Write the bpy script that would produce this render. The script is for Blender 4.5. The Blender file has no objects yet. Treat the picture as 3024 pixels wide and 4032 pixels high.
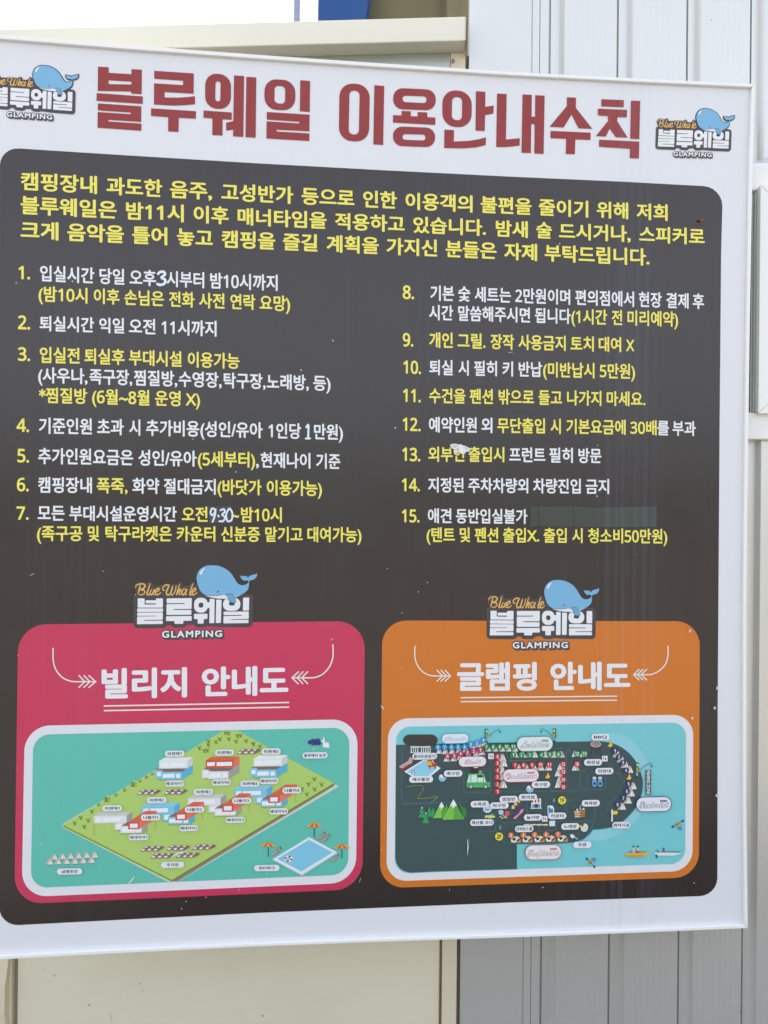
import bpy, math, random
from mathutils import Vector, Matrix
from mathutils.geometry import tessellate_polygon
S = bpy.context.scene
COL = S.collection
rnd = random.Random(4)
R = math.radians

# ------------------------------------------------------------------ camera
PW, PH, F = 3024.0, 4032.0, 3030.0          # photograph size and focal length in its pixels
YAW, ROLL, DIST = R(5.35), R(0.55), 1.60
EYE = 1.60
vdir = Vector((math.sin(YAW), math.cos(YAW), 0))
r0 = Vector((math.cos(YAW), -math.sin(YAW), 0)); u0 = Vector((0, 0, 1))
cr = r0 * math.cos(ROLL) + u0 * math.sin(ROLL)
cu = u0 * math.cos(ROLL) - r0 * math.sin(ROLL)
CPOS = Vector((0, 0, EYE)) - vdir * DIST
cam = bpy.data.cameras.new('camera')
cam.sensor_fit = 'VERTICAL'; cam.sensor_height = 36.0; cam.lens = 36.0 * F / PH
cam.clip_start = 0.05; cam.clip_end = 2000
co = bpy.data.objects.new('camera', cam); COL.objects.link(co)
m3 = Matrix((cr, cu, -vdir)).transposed()
co.matrix_world = Matrix.Translation(CPOS) @ m3.to_4x4()
S.camera = co

# ------------------------------------------------------------------ sky, sun, exposure
SUN_EL, SUN_AZ = R(56), R(14)               # the sun stands behind the buildings (towards +Y)
w = bpy.data.worlds.new('World'); S.world = w; w.use_nodes = True
wt = w.node_tree; bg = wt.nodes['Background']
sky = wt.nodes.new('ShaderNodeTexSky'); sky.sky_type = 'NISHITA'; sky.sun_disc = False
sky.sun_elevation = SUN_EL; sky.sun_rotation = SUN_AZ
sky.air_density = 1.0; sky.dust_density = 4.0; sky.ozone_density = 1.0
hz = wt.nodes.new('ShaderNodeHueSaturation'); hz.inputs['Saturation'].default_value = .43      # milky, hazy sky
wt.links.new(sky.outputs[0], hz.inputs['Color']); wt.links.new(hz.outputs[0], bg.inputs[0]); bg.inputs[1].default_value = 0.15
sl = bpy.data.lights.new('sun', 'SUN'); sl.energy = 4.0; sl.angle = R(0.5); sl.color = (1, .95, .87)
so = bpy.data.objects.new('sun', sl); COL.objects.link(so)
sd = Vector((math.sin(SUN_AZ) * math.cos(SUN_EL), math.cos(SUN_AZ) * math.cos(SUN_EL), math.sin(SUN_EL)))
so.rotation_euler = sd.to_track_quat('Z', 'Y').to_euler(); so.location = (0, 6, 8)
S.view_settings.view_transform = 'Standard'; S.view_settings.look = 'None'
S.view_settings.exposure = 1.80; S.view_settings.gamma = 1; S.view_settings.use_curve_mapping = False

# ------------------------------------------------------------------ materials
def lin(c):
    c = c / 255.0
    return c / 12.92 if c <= .04045 else ((c + .055) / 1.055) ** 2.4
def mat(name, rgb, rough=.5, spec=.5, metal=0.0, raw=False):
    m = bpy.data.materials.new(name); m.use_nodes = True
    b = m.node_tree.nodes['Principled BSDF']
    c = rgb if raw else tuple(lin(x) for x in rgb)
    b.inputs['Base Color'].default_value = (*c, 1)
    b.inputs['Roughness'].default_value = rough
    b.inputs['Metallic'].default_value = metal
    b.inputs['Specular IOR Level'].default_value = spec
    return m
def N(t, kind, **kw):
    n = t.nodes.new(kind)
    for k, v in kw.items(): setattr(n, k, v)
    return n
def math_node(t, op, a, b=None, clamp=False):
    n = t.nodes.new('ShaderNodeMath'); n.operation = op; n.use_clamp = clamp
    for i, x in enumerate((a, b)):
        if x is None: continue
        if isinstance(x, (int, float)): n.inputs[i].default_value = x
        else: t.links.new(x, n.inputs[i])
    return n.outputs[0]
def ramp(t, fac, lo, hi):
    n = t.nodes.new('ShaderNodeMapRange'); n.clamp = True
    t.links.new(fac, n.inputs[0]); n.inputs[1].default_value = lo; n.inputs[2].default_value = hi
    return n.outputs[0]
def mix_col(t, fac, a, b):
    n = t.nodes.new('ShaderNodeMix'); n.data_type = 'RGBA'
    if isinstance(fac, (int, float)): n.inputs[0].default_value = fac
    else: t.links.new(fac, n.inputs[0])
    for k, x in ((6, a), (7, b)):
        if isinstance(x, tuple): n.inputs[k].default_value = (*x, 1)
        else: t.links.new(x, n.inputs[k])
    return n.outputs[2]
def noise(t, scale, detail, mapping_scale=None, rough=.5):
    g = t.nodes.new('ShaderNodeNewGeometry')
    src = g.outputs['Position']
    if mapping_scale:
        mp = t.nodes.new('ShaderNodeMapping'); mp.inputs['Scale'].default_value = mapping_scale
        t.links.new(src, mp.inputs[0]); src = mp.outputs[0]
    n = t.nodes.new('ShaderNodeTexNoise'); n.inputs['Scale'].default_value = scale
    n.inputs['Detail'].default_value = detail; n.inputs['Roughness'].default_value = rough
    t.links.new(src, n.inputs['Vector'])
    return n.outputs['Fac']
def print_mat(name, rgb, rough=.32, streak=.3, specks=.5, spec=.5, dirt=(.42, .45, .50), bump=.0, raw=False):
    """printed film on the board: run-off streaks, dust specks, faint waviness of the sheet"""
    m = mat(name, rgb, rough, spec, raw=raw); t = m.node_tree; b = t.nodes['Principled BSDF']
    base = tuple(b.inputs['Base Color'].default_value)[:3]
    g = t.nodes.new('ShaderNodeNewGeometry'); sp = t.nodes.new('ShaderNodeSeparateXYZ')
    t.links.new(g.outputs['Position'], sp.inputs[0])
    st = noise(t, 1.0, 3, (95, 1, .55), .6)
    wide = noise(t, 1.0, 2, (4.2, 1, .5))
    a = ramp(t, st, .50, .78); bnd = ramp(t, wide, .46, .66)
    k = math_node(t, 'MULTIPLY', a, bnd)
    # the strongest run-off falls in one band, left of the right-hand edge
    band = math_node(t, 'SUBTRACT', 1.0, ramp(t, math_node(t, 'ABSOLUTE', math_node(t, 'SUBTRACT', sp.outputs[0], STREAK_X)), .02, .085))
    k = math_node(t, 'ADD', math_node(t, 'MULTIPLY', k, .45), math_node(t, 'MULTIPLY', band, ramp(t, st, .40, .72)))
    k = math_node(t, 'MULTIPLY', k, streak, True)
    c = mix_col(t, k, base, dirt)
    blot = ramp(t, noise(t, 7, 4), .35, .8)
    c = mix_col(t, math_node(t, 'MULTIPLY', blot, streak * .18), c, dirt)
    if specks:
        v = t.nodes.new('ShaderNodeTexVoronoi'); v.inputs['Scale'].default_value = 46
        v.inputs['Randomness'].default_value = 1.0
        g2 = t.nodes.new('ShaderNodeNewGeometry'); t.links.new(g2.outputs['Position'], v.inputs['Vector'])
        dot = math_node(t, 'LESS_THAN', v.outputs['Distance'], .075)
        sep = t.nodes.new('ShaderNodeSeparateColor'); t.links.new(v.outputs['Color'], sep.inputs[0])
        dot = math_node(t, 'MULTIPLY', dot, math_node(t, 'GREATER_THAN', sep.outputs[0], .97))
        c = mix_col(t, math_node(t, 'MULTIPLY', dot, specks), c, (.68, .68, .66))
    t.links.new(c, b.inputs['Base Color'])
    t.links.new(math_node(t, 'ADD', math_node(t, 'MULTIPLY', blot, .08), rough - .03), b.inputs['Roughness'])
    if bump:
        bp = t.nodes.new('ShaderNodeBump'); bp.inputs['Strength'].default_value = bump; bp.inputs['Distance'].default_value = .02
        t.links.new(noise(t, 2.2, 2), bp.inputs['Height']); t.links.new(bp.outputs[0], b.inputs['Normal'])
    return m

# ------------------------------------------------------------------ pixel <-> place
def ray(px, py):
    return vdir + cr * ((px - PW / 2) / F) - cu * ((py - PH / 2) / F)
def sign_at(px, py, off=0.0):
    """where the photograph's pixel falls on the face of the board (plane y = 0), off = height of the layer above it"""
    d = ray(px, py); k = -CPOS.y / d.y
    p = CPOS + d * k
    return Vector((p.x, -off, p.z))
STREAK_X = sign_at(2480, 2000).x
TH = R(-8.65)                                     # the walls are not parallel to the board
wd = Vector((math.cos(TH), math.sin(TH), 0)); wn = Vector((math.sin(TH), -math.cos(TH), 0))
_p = sign_at(2950, 2016); W0 = Vector((_p.x, .09, 0))
def wall_at(px, py, d=0.0):
    """-> (s, z) on the plane that lies d in front of the wall"""
    r = ray(px, py); o = W0 + wn * d
    k = (o - CPOS).dot(wn) / r.dot(wn)
    p = CPOS + r * k
    return (p - W0).dot(wd), p.z
def WP(s, d, z):
    p = W0 + wd * s + wn * d
    return Vector((p.x, p.y, z))

# ------------------------------------------------------------------ mesh builder
class MB:
    def __init__(self): self.v = []; self.f = []; self.fm = []; self.m = []
    def mi(self, m):
        if m not in self.m: self.m.append(m)
        return self.m.index(m)
    def face(self, pts, m):
        i = len(self.v); self.v += [tuple(p) for p in pts]
        self.f.append(tuple(range(i, i + len(pts)))); self.fm.append(self.mi(m))
    def tess(self, loops, m, to3):
        """filled outline with holes; loops in 2-D, to3 maps a point into space"""
        flat = [p for lp in loops for p in lp]
        tris = tessellate_polygon([[Vector((p[0], p[1], 0)) for p in lp] for lp in loops])
        i = len(self.v); self.v += [tuple(to3(p)) for p in flat]; k = self.mi(m)
        for t in tris: self.f.append(tuple(i + a for a in t)); self.fm.append(k)
    def box(self, pts8, m):
        i = len(self.v); self.v += [tuple(p) for p in pts8]; k = self.mi(m)
        for q in ((0, 1, 2, 3), (7, 6, 5, 4), (0, 4, 5, 1), (1, 5, 6, 2), (2, 6, 7, 3), (3, 7, 4, 0)):
            self.f.append(tuple(i + a for a in q)); self.fm.append(k)
    def wbox(self, s0, s1, d0, d1, z0, z1, m):
        self.box([WP(s0, d1, z0), WP(s1, d1, z0), WP(s1, d1, z1), WP(s0, d1, z1),
                  WP(s0, d0, z0), WP(s1, d0, z0), WP(s1, d0, z1), WP(s0, d0, z1)], m)
    def build(self, name, parent=None, bevel=0, smooth=False):
        me = bpy.data.meshes.new(name)
        pl = parent.get('_o', (0, 0, 0)) if parent else (0, 0, 0)
        me.from_pydata([(x - pl[0], y - pl[1], z - pl[2]) for x, y, z in self.v], [], self.f)
        for m in self.m: me.materials.append(m)
        me.polygons.foreach_set('material_index', self.fm)
        if smooth: me.polygons.foreach_set('use_smooth', [True] * len(self.f))
        me.update()
        o = bpy.data.objects.new(name, me); COL.objects.link(o)
        if parent:
            o.parent = parent; o['_o'] = pl
        if bevel:
            import bmesh
            bm = bmesh.new(); bm.from_mesh(me); bmesh.ops.remove_doubles(bm, verts=bm.verts, dist=1e-6)
            bmesh.ops.recalc_face_normals(bm, faces=bm.faces); bm.to_mesh(me); bm.free()
            b = o.modifiers.new('bevel', 'BEVEL'); b.width = bevel; b.segments = 2; b.limit_method = 'ANGLE'
        return o
def thing(name, label, cat, loc=(0, 0, 0), group=None):
    o = bpy.data.objects.new(name, None); COL.objects.link(o); o.location = loc; o.empty_display_size = .1
    o['label'] = label; o['category'] = cat; o['_o'] = tuple(loc)
    if group: o['group'] = group
    return o
def tag(o, label, cat):
    o['label'] = label; o['category'] = cat; return o

# ------------------------------------------------------------------ 2-D helpers (photograph pixels)
K = 1659 / 1008                              # enlargement of the tiles the photograph was measured on
def T(ox, oy, k=K):
    return lambda p: (ox + p[0] / k, oy + p[1] / k)
def smooth_line(pts, n=5, closed=False):
    out = []; c = len(pts)
    rng = range(c if closed else c - 1)
    for i in rng:
        if closed: a, b, d, e = pts[(i - 1) % c], pts[i], pts[(i + 1) % c], pts[(i + 2) % c]
        else: a, b, d, e = pts[max(i - 1, 0)], pts[i], pts[i + 1], pts[min(i + 2, c - 1)]
        for j in range(n):
            t = j / n
            out.append(tuple(.5 * (2 * b[q] + (d[q] - a[q]) * t + (2 * a[q] - 5 * b[q] + 4 * d[q] - e[q]) * t * t
                                   + (3 * b[q] - a[q] - 3 * d[q] + e[q]) * t ** 3) for q in (0, 1)))
    if not closed: out.append(tuple(pts[-1]))
    return out
def rounded(pts, r=None, n=6):
    """pts: (x, y) or (x, y, r); corners rounded off"""
    out = []; c = len(pts)
    for i in range(c):
        p = pts[i]; rr = p[2] if len(p) > 2 else (r or 0)
        if rr <= 0: out.append((p[0], p[1])); continue
        a, b = Vector(pts[i - 1][:2]), Vector(pts[(i + 1) % c][:2]); q = Vector(p[:2])
        la, lb = (a - q).length, (b - q).length
        da, db = (a - q) / la, (b - q) / lb
        k = min(rr, la * .49, lb * .49)
        s, e = q + da * k, q + db * k
        for j in range(n + 1):
            t = j / n * math.pi / 2
            # quarter of an ellipse spanned by the two edges
            v = q + da * k * (1 - math.sin(t)) + db * k * (1 - math.cos(t))
            out.append((v.x, v.y))
    return out
def ellipse(cx, cy, rx, ry=None, n=22):
    ry = rx if ry is None else ry
    return [(cx + rx * math.cos(2 * math.pi * i / n), cy + ry * math.sin(2 * math.pi * i / n)) for i in range(n)]
def rrect(cx, cy, w, h, r, tilt=0.0):
    x, y = w / 2, h / 2
    return rounded([(cx - x, cy - y + x * tilt), (cx + x, cy - y - x * tilt), (cx + x, cy + y - x * tilt), (cx - x, cy + y + x * tilt)], r)

class Ink(MB):
    """flat printed shapes; every shape a hair above the one before"""
    def __init__(self, base, step=.000008): super().__init__(); self.off = base; self.step = step
    def nxt(self): self.off += self.step; return self.off
    def poly(self, pts, m, holes=(), tr=None, off=None):
        o = self.nxt() if off is None else off
        loops = [list(pts)] + [list(h) for h in holes]
        if tr: loops = [[tr(p) for p in lp] for lp in loops]
        self.tess(loops, m, lambda p: sign_at(p[0], p[1], o))
    def fat(self, pts, m, r, tr, n=12, shift=(0, 0), holes=()):
        for i in range(n):
            a = 2 * math.pi * i / n
            self.poly([(x + r * math.cos(a) + shift[0], y + r * math.sin(a) + shift[1]) for x, y in pts], m,
                      [[(x + r * math.cos(a) + shift[0], y + r * math.sin(a) + shift[1]) for x, y in h] for h in holes], tr)
    def line(self, pts, wdt, m, tr=None, taper=None):
        o = self.nxt(); n = len(pts); L, Rr = [], []
        for i in range(n):
            a = Vector(pts[max(i - 1, 0)]); b = Vector(pts[min(i + 1, n - 1)])
            d = (b - a); d = d / (d.length or 1); nn = Vector((-d.y, d.x))
            if 0 < i < n - 1:
                e = Vector(pts[i]) - a; e = e / (e.length or 1)
                k = 1 / max(.55, abs(Vector((-e.y, e.x)).dot(nn)))
            else: k = 1
            h = wdt / 2 * k * (taper(i / (n - 1)) if taper else 1)
            p = Vector(pts[i]); L.append(p + nn * h); Rr.append(p - nn * h)
        for i in range(n - 1):
            q = [L[i], L[i + 1], Rr[i + 1], Rr[i]]
            oo = (o + i * 1e-6, o + (i + 1) * 1e-6, o + (i + 1) * 1e-6, o + i * 1e-6)
            if tr: q = [tr(p) for p in q]
            self.face([sign_at(p[0], p[1], z) for p, z in zip(q, oo)], m)
        self.off += n * 1e-6
    def caps(self, pts, wdt, m, tr=None):
        for p in (pts[0], pts[-1]): self.poly(ellipse(p[0], p[1], wdt / 2, n=12), m, tr=tr)
    def glyphs(self, body, x0, x1, top, bot, m, rx=.03, ry=.022, y0=-.079, y1=.827, shear=0, spacing=1.0, tr=None, n=8, shift=(0, 0)):
        """lettering whose ink runs from x0 to x1; top, bot: functions of x giving where y1 and y0 of the type fall"""
        V, Fc = type_mesh(body, shear, spacing)
        xa, xb = min(v[0] for v in V) - rx, max(v[0] for v in V) + rx
        ya, yb = y0 - ry, y1 + ry
        dirs = [(0, 0)] if not rx else [(math.cos(2 * math.pi * i / n), math.sin(2 * math.pi * i / n)) for i in range(n)]
        k = self.mi(m)
        for dx, dy in dirs:
            o = self.nxt(); i = len(self.v)
            for X, Y in V:
                X += dx * rx + shift[0]; Y += dy * ry + shift[1]
                px = x0 + (X - xa) / (xb - xa) * (x1 - x0)
                t, b = top(px), bot(px)
                py = b + (Y - ya) / (yb - ya) * (t - b)
                q = (px, py) if tr is None else tr((px, py))
                self.v.append(tuple(sign_at(q[0], q[1], o)))
            for fc in Fc: self.f.append(tuple(i + a for a in fc)); self.fm.append(k)

_types = {}
_font = bpy.data.objects.new('lettering', bpy.data.curves.new('lettering', 'FONT')); _font.data.resolution_u = 3
_DIG = {ord('0') + i: 0x1D7E2 + i for i in range(10)}          # plain sans-serif figures
def script(text):
    """bold script letters for the zone names"""
    return ''.join(chr((0x1D4D0 + ord(c) - 65) if c.isupper() else (0x1D4EA + ord(c) - 97)) if c.isalpha() else c for c in text)
def type_mesh(body, shear=0, spacing=1.0):
    key = (body, shear, spacing)
    if key not in _types:
        c = _font.data; c.body = body.translate(_DIG); c.shear = shear; c.space_character = spacing
        me = _font.to_mesh()
        _types[key] = ([(v.co.x, v.co.y) for v in me.vertices], [tuple(p.vertices) for p in me.polygons])
        _font.to_mesh_clear()
    return _types[key]
def fit(pts):
    """least-squares line (2-3 points) or parabola through (x, y)"""
    import numpy as np
    xs = [p[0] for p in pts]; ys = [p[1] for p in pts]
    c = np.polyfit(xs, ys, 2 if len(pts) > 4 else 1 if len(pts) > 1 else 0)
    return lambda x: float(np.polyval(c, x))

# ------------------------------------------------------------------ surfaces
M_ground = mat('concrete ground', (0, 0, 0), .9, .2); 
def _ground():
    t = M_ground.node_tree; b = t.nodes['Principled BSDF']
    c = mix_col(t, ramp(t, noise(t, .9, 6), .3, .75), (.105, .096, .082), (.17, .156, .134))
    t.links.new(c, b.inputs['Base Color'])
_ground()
def weathered(name, rgb, rough=.5, spec=.4, metal=0.0, amt=.25, dirt=(.33, .31, .26), sc=(1.2, 1.2, 1.2), bump=0, spots=0):
    m = mat(name, rgb, rough, spec, metal); t = m.node_tree; b = t.nodes['Principled BSDF']
    base = tuple(b.inputs['Base Color'].default_value)[:3]
    k = ramp(t, noise(t, 1.6, 6, sc, .62), .42, .8)
    c = mix_col(t, math_node(t, 'MULTIPLY', k, amt), base, dirt)
    if spots:
        v = t.nodes.new('ShaderNodeTexVoronoi'); v.inputs['Scale'].default_value = 24
        g = t.nodes.new('ShaderNodeNewGeometry'); t.links.new(g.outputs['Position'], v.inputs['Vector'])
        sep = t.nodes.new('ShaderNodeSeparateColor'); t.links.new(v.outputs['Color'], sep.inputs[0])
        dot = math_node(t, 'MULTIPLY', math_node(t, 'LESS_THAN', v.outputs['Distance'], .06), math_node(t, 'GREATER_THAN', sep.outputs[0], .8))
        c = mix_col(t, math_node(t, 'MULTIPLY', dot, spots), c, (.16, .13, .10))
    t.links.new(c, b.inputs['Base Color'])
    if bump:
        bp = t.nodes.new('ShaderNodeBump'); bp.inputs['Strength'].default_value = bump; bp.inputs['Distance'].default_value = .01
        t.links.new(noise(t, 3.0, 2), bp.inputs['Height']); t.links.new(bp.outputs[0], b.inputs['Normal'])
    return m
M_cream = weathered('cream painted steel', (230, 222, 196), .42, .4, 0, .34, (.44, .40, .31), (1, 1, 1.8), spots=.7, bump=.05)
M_beam = weathered('cream fascia paint', (232, 228, 212), .45, .4, 0, .12, spots=.4)
M_post = weathered('cream post paint', (226, 214, 186), .5, .4, 0, .2, spots=.4)
M_gap = mat('aged joint filler', (158, 142, 120), .8)
M_gap2 = mat('grey joint filler', (120, 114, 104), .8)
M_dark = mat('dark recess', (40, 38, 36), .8)
M_galv = weathered('galvanised sheet', (190, 196, 188), .35, .5, .75, .35, (.36, .37, .33), (.6, .6, 9))
M_clad = weathered('grey white coated cladding', (220, 219, 214), .30, .5, .55, .08, (.5, .5, .47), (1, 1, .3), bump=.10, spots=.35)
M_wwin = weathered('white window plastic', (246, 246, 243), .35, .5, 0, .05)
M_rail = weathered('grey green aluminium', (196, 204, 196), .4, .5, .1, .15)
M_glass = mat('window glass', (70, 84, 92), .06, .8)
M_blue = weathered('blue painted sheet', (20, 66, 128), .5, .4, 0, .1)
M_olive = weathered('olive canvas', (104, 100, 80), .85, .2, 0, .25, (.17, .16, .12))
M_pole = weathered('grey steel pole', (150, 162, 182), .4, .5, .3, .2)
M_screw = mat('zinc screw', (150, 148, 145), .3, .5, .9)

# ------------------------------------------------------------------ ground
g = MB(); g.face([(-150, -150, 0), (150, -150, 0), (150, 150, 0), (-150, 150, 0)], M_ground)
og = g.build('ground'); og['kind'] = 'structure'

# ------------------------------------------------------------------ cream site building behind the board
def sx(px, d=0.0, py=2016): return wall_at(px, py, d)[0]
zt = wall_at(1832, 64, .055)[1]; zb = wall_at(1838, 159, .055)[1]
s_end = sx(1836, .055, 110)
bld = thing('cream_building', 'cream steel building wall with a fascia beam, partly hidden behind the notice board', 'building', tuple(WP(-.8, 0, 0)))
p = MB(); p.wbox(sx(86), sx(1748), -.06, 0, 0, zb + .01, M_cream); p.build('wall_panel', bld, .003)
p = MB(); p.wbox(-4.2, sx(66), -.06, .004, 0, zb + .01, M_cream); o = p.build('wall_panel', bld, .003)
p = MB()
n = 40                                            # joint cover with a bulge near the ground
zs = [2.6 * i / n for i in range(n + 1)]
for i in range(n):
    q = []
    for z in (zs[i], zs[i + 1]):
        k = .012 * math.exp(-((z - .42) / .10) ** 2)
        q.append((sx(62) - .006 - k, sx(70) - k * .8, z, .012 + k))
    a, b = q
    p.face([WP(a[0] - .012, .005, a[2]), WP(a[1], a[3], a[2]), WP(b[1], b[3], b[2]), WP(b[0] - .012, .005, b[2])], M_post)
    p.face([WP(a[1], a[3], a[2]), WP(a[1] + .002, -.03, a[2]), WP(b[1] + .002, -.03, b[2]), WP(b[1], b[3], b[2])], M_post)
p.build('joint_cover', bld)
p = MB(); p.wbox(sx(64), sx(88), -.05, -.012, 0, zb, M_gap); p.build('joint_filler', bld)
p = MB(); p.wbox(sx(1746), sx(1762), -.05, -.010, 0, zb, M_gap); p.build('joint_filler', bld)
p = MB(); p.wbox(sx(1758, .014), sx(1816, .014), -.05, .014, 0, zb - .002, M_post); p.build('corner_post', bld, .003)
p = MB(); p.wbox(sx(1812), sx(1834), -.05, -.004, 0, zb, M_gap2); p.build('joint_filler', bld)
p = MB(); p.wbox(-4.2, s_end, -.005, .055, zb, zt, M_beam); p.build('fascia_beam', bld, .0025)
p = MB(); p.wbox(-4.2, sx(1756, .01), .002, .010, zb - .17, zb - .001, M_galv); p.build('flashing', bld)
p = MB()
s0, z0 = wall_at(1783, 240, .016)
for i in range(1): pass
pts = [(s0 + .0042 * math.cos(a * math.pi / 8), z0 + .0042 * math.sin(a * math.pi / 8)) for a in range(16)]
p.tess([pts], M_screw, lambda q: WP(q[0], .0185, q[1]))
for i in range(16):
    a, b = pts[i], pts[(i + 1) % 16]; p.face([WP(a[0], .0185, a[1]), WP(a[0], .013, a[1]), WP(b[0], .013, b[1]), WP(b[0], .0185, b[1])], M_screw)
for an in (0.5, 2.07):
    c, s_ = math.cos(an), math.sin(an)
    p.wbox(s0 - .0022, s0 + .0022, .0182, .0188, z0 - .0005, z0 + .0005, M_dark) if an < 1 else p.wbox(s0 - .0005, s0 + .0005, .0182, .0189, z0 - .0022, z0 + .0022, M_dark)
p.build('screw', bld)

p = MB(); prv = None                              # cracked sealant where the fascia meets the cladding
for i in range(15):
    z = zb - .03 + (zt - zb + .034) * i / 14; q = (s_end + .0015 + rnd.uniform(-.0008, .0012), .0009 + rnd.uniform(0, .0007), z)
    if prv: p.face([WP(prv[0] - prv[1], .058 if 3 < i < 15 else .012, prv[2]), WP(prv[0] + prv[1], .012, prv[2]), WP(q[0] + q[1], .012, q[2]), WP(q[0] - q[1], .058 if 3 < i < 15 else .012, q[2])], M_gap2)
    prv = q
p.build('sealant', bld)
M_scratch = mat('grime line', (128, 118, 98), .8)
p = MB()
for pts in ([(166,3822),(171,3815),(176,3809)], [(433,3987),(437,4003),(441,4022)], [(1480,3812),(1483,3818)], [(560,3904),(564,3898)], [(1300,3880),(1302,3886)]):
    q = [wall_at(a, b, .0006) for a, b in smooth_line(pts, 3)]
    for a, b in zip(q[:-1], q[1:]): p.face([WP(a[0] - .0004, .0006, a[1]), WP(a[0] + .0004, .0006, a[1]), WP(b[0] + .0004, .0006, b[1]), WP(b[0] - .0004, .0006, b[1])], M_scratch)
p.build('scratch_marks', bld)

# ------------------------------------------------------------------ clad building with window
cl = thing('clad_building', 'grey white ribbed metal clad building with a white framed window at its edge', 'building', tuple(WP(1.0, 0, 0)))
ZTOP = 3.5
prof = [(sx(1829), -.05), (sx(1829), .010)]
for a, b in ((2074, 2079), (2106, 2109)):
    sa, sb = sx(a, .01), sx(b, .01); prof += [(sa, .010), (sa + .0008, .006), (sb - .0008, .006), (sb, .010)]
grooves = [(2142, 2205.6), (2410, 2475), (2684, 2745), (2935, 2995.5), (3200, 3263), (3462, 3525), (3722, 3785)]
for a, b in grooves:
    sa, sb = sx(a, .01), sx(b, .01)
    if a > 2300:                                  # faint ripples rolled into the pans
        p0 = prof[-1][0]; L_ = sa - p0; nw = 9
        for j in range(1, nw * 6):
            t = j / (nw * 6); prof.append((p0 + L_ * t, .010 + .00055 * math.sin(t * nw * 2 * math.pi) * min(1, 6 * t, 6 * (1 - t))))
    prof += [(sa, .010), (sa + .0006, -.008), (sa + .0052, -.008), (sa + .0060, .0045), (sb - .0098, -.0020), (sb, .010)]
prof += [(2.4, .010), (2.4, -.05)]
wx0, wx1 = sx(2925, .03), sx(3700, .03)
wz1, wz0 = wall_at(2990, 641, .03)[1], wall_at(2990, 1730, .03)[1]
c = MB()
def strip(prof, za, zb_, m):
    for (a, da), (b, db) in zip(prof[:-1], prof[1:]):
        c.face([WP(a, da, za), WP(b, db, za), WP(b, db, zb_), WP(a, da, zb_)], m)
left = [q for q in prof if q[0] < wx0 + .02]; right = [q for q in prof if q[0] > wx1 - .02]
strip(prof, 0, wz0 + .02, M_clad); strip(prof, wz1 - .02, ZTOP, M_clad)
strip(left + [(wx0 + .02, .0)], wz0 + .02, wz1 - .02, M_clad); strip([(wx1 - .02, .0)] + right, wz0 + .02, wz1 - .02, M_clad)
c.face([WP(prof[0][0], .01, ZTOP), WP(2.4, .01, ZTOP), WP(2.4, -.05, ZTOP), WP(prof[0][0], -.05, ZTOP)], M_clad)
c.build('cladding', cl)
c = MB(); c.wbox(sx(1829) - .001, 2.402, -.06, .03, ZTOP, ZTOP + .05, M_beam); c.build('coping', cl, .004)
M_film = weathered('torn protective film', (206, 212, 220), .3, .5, 0, .3)
c = MB(); prv = None
for i in range(24):
    s_ = wx0 + .02 + i * .011; zt_ = wz1 + .006 + abs(math.sin(i * 1.9) * .007) + (.012 if i % 5 == 3 else 0); q = (s_, zt_, .0125 + .003 * math.sin(i * 2.3) ** 2)
    if prv: c.face([WP(prv[0], .0115, wz1 - .004), WP(q[0], .0115, wz1 - .004), WP(q[0], q[2], q[1]), WP(prv[0], prv[2], prv[1])], M_film)
    prv = q
c.build('torn_film', cl)
win = MB()
b0 = (wall_at(2990, 749, .03)[1], wall_at(2990, 1624, .03)[1])
bw = sx(2950, .03)
win.wbox(wx0, wx1, -.02, .030, b0[0], wz1, M_wwin); win.wbox(wx0, wx1, -.02, .030, wz0, b0[1], M_wwin)
win.wbox(wx0, sx(2945, .03), -.02, .029, b0[1], b0[0], M_wwin); win.wbox(wx1 - .05, wx1, -.02, .029, b0[1], b0[0], M_wwin)
wo = win.build('window', cl, .003)
c = MB(); c.wbox(sx(2945), wx1 - .05, -.05, -.028, b0[1], b0[0], M_dark); c.build('reveal', wo)
c = MB(); zz = wall_at(2956, 1554, .0)[1]
c.wbox(sx(2947), sx(2955, .0), -.028, .006, b0[1], zz, M_wwin); c.build('jamb_block', wo)
c = MB()
for a, b, d in ((2957, 2963, .020), (2963, 2968, .028), (2968, 2975, .034), (2975, 2983, .036)):
    c.wbox(sx(a, .03), sx(b, .03) , -.02, d, b0[1] + .001, b0[0] - .001, M_rail)
c.build('rail', wo, .0012)
sz1, sz0 = wall_at(2990, 727, .046)[1], wall_at(2990, 1628, .046)[1]
ss0, ss1 = sx(2982, .046), sx(3600, .046)
c = MB(); fw = .062
# mitred sash bars
def sashbar(q4):
    c.box([WP(s, .046, z) for s, z in q4] + [WP(s, .030, z) for s, z in q4], M_wwin)
sashbar([(ss0, sz0), (ss1, sz0), (ss1 - fw, sz0 + fw), (ss0 + fw, sz0 + fw)])
sashbar([(ss0 + fw, sz1 - fw), (ss1 - fw, sz1 - fw), (ss1, sz1), (ss0, sz1)])
sashbar([(ss0, sz0 + .0006), (ss0 + fw, sz0 + fw + .0006), (ss0 + fw, sz1 - fw - .0006), (ss0, sz1 - .0006)])
sashbar([(ss1 - fw, sz0 + fw), (ss1, sz0), (ss1, sz1), (ss1 - fw, sz1 - fw)])
c.build('sash', wo, .0015)
c = MB(); c.wbox(ss0 + fw - .004, ss1 - fw + .004, .038, .042, sz0 + fw - .004, sz1 - fw + .004, M_glass); c.build('pane', wo)

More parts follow.
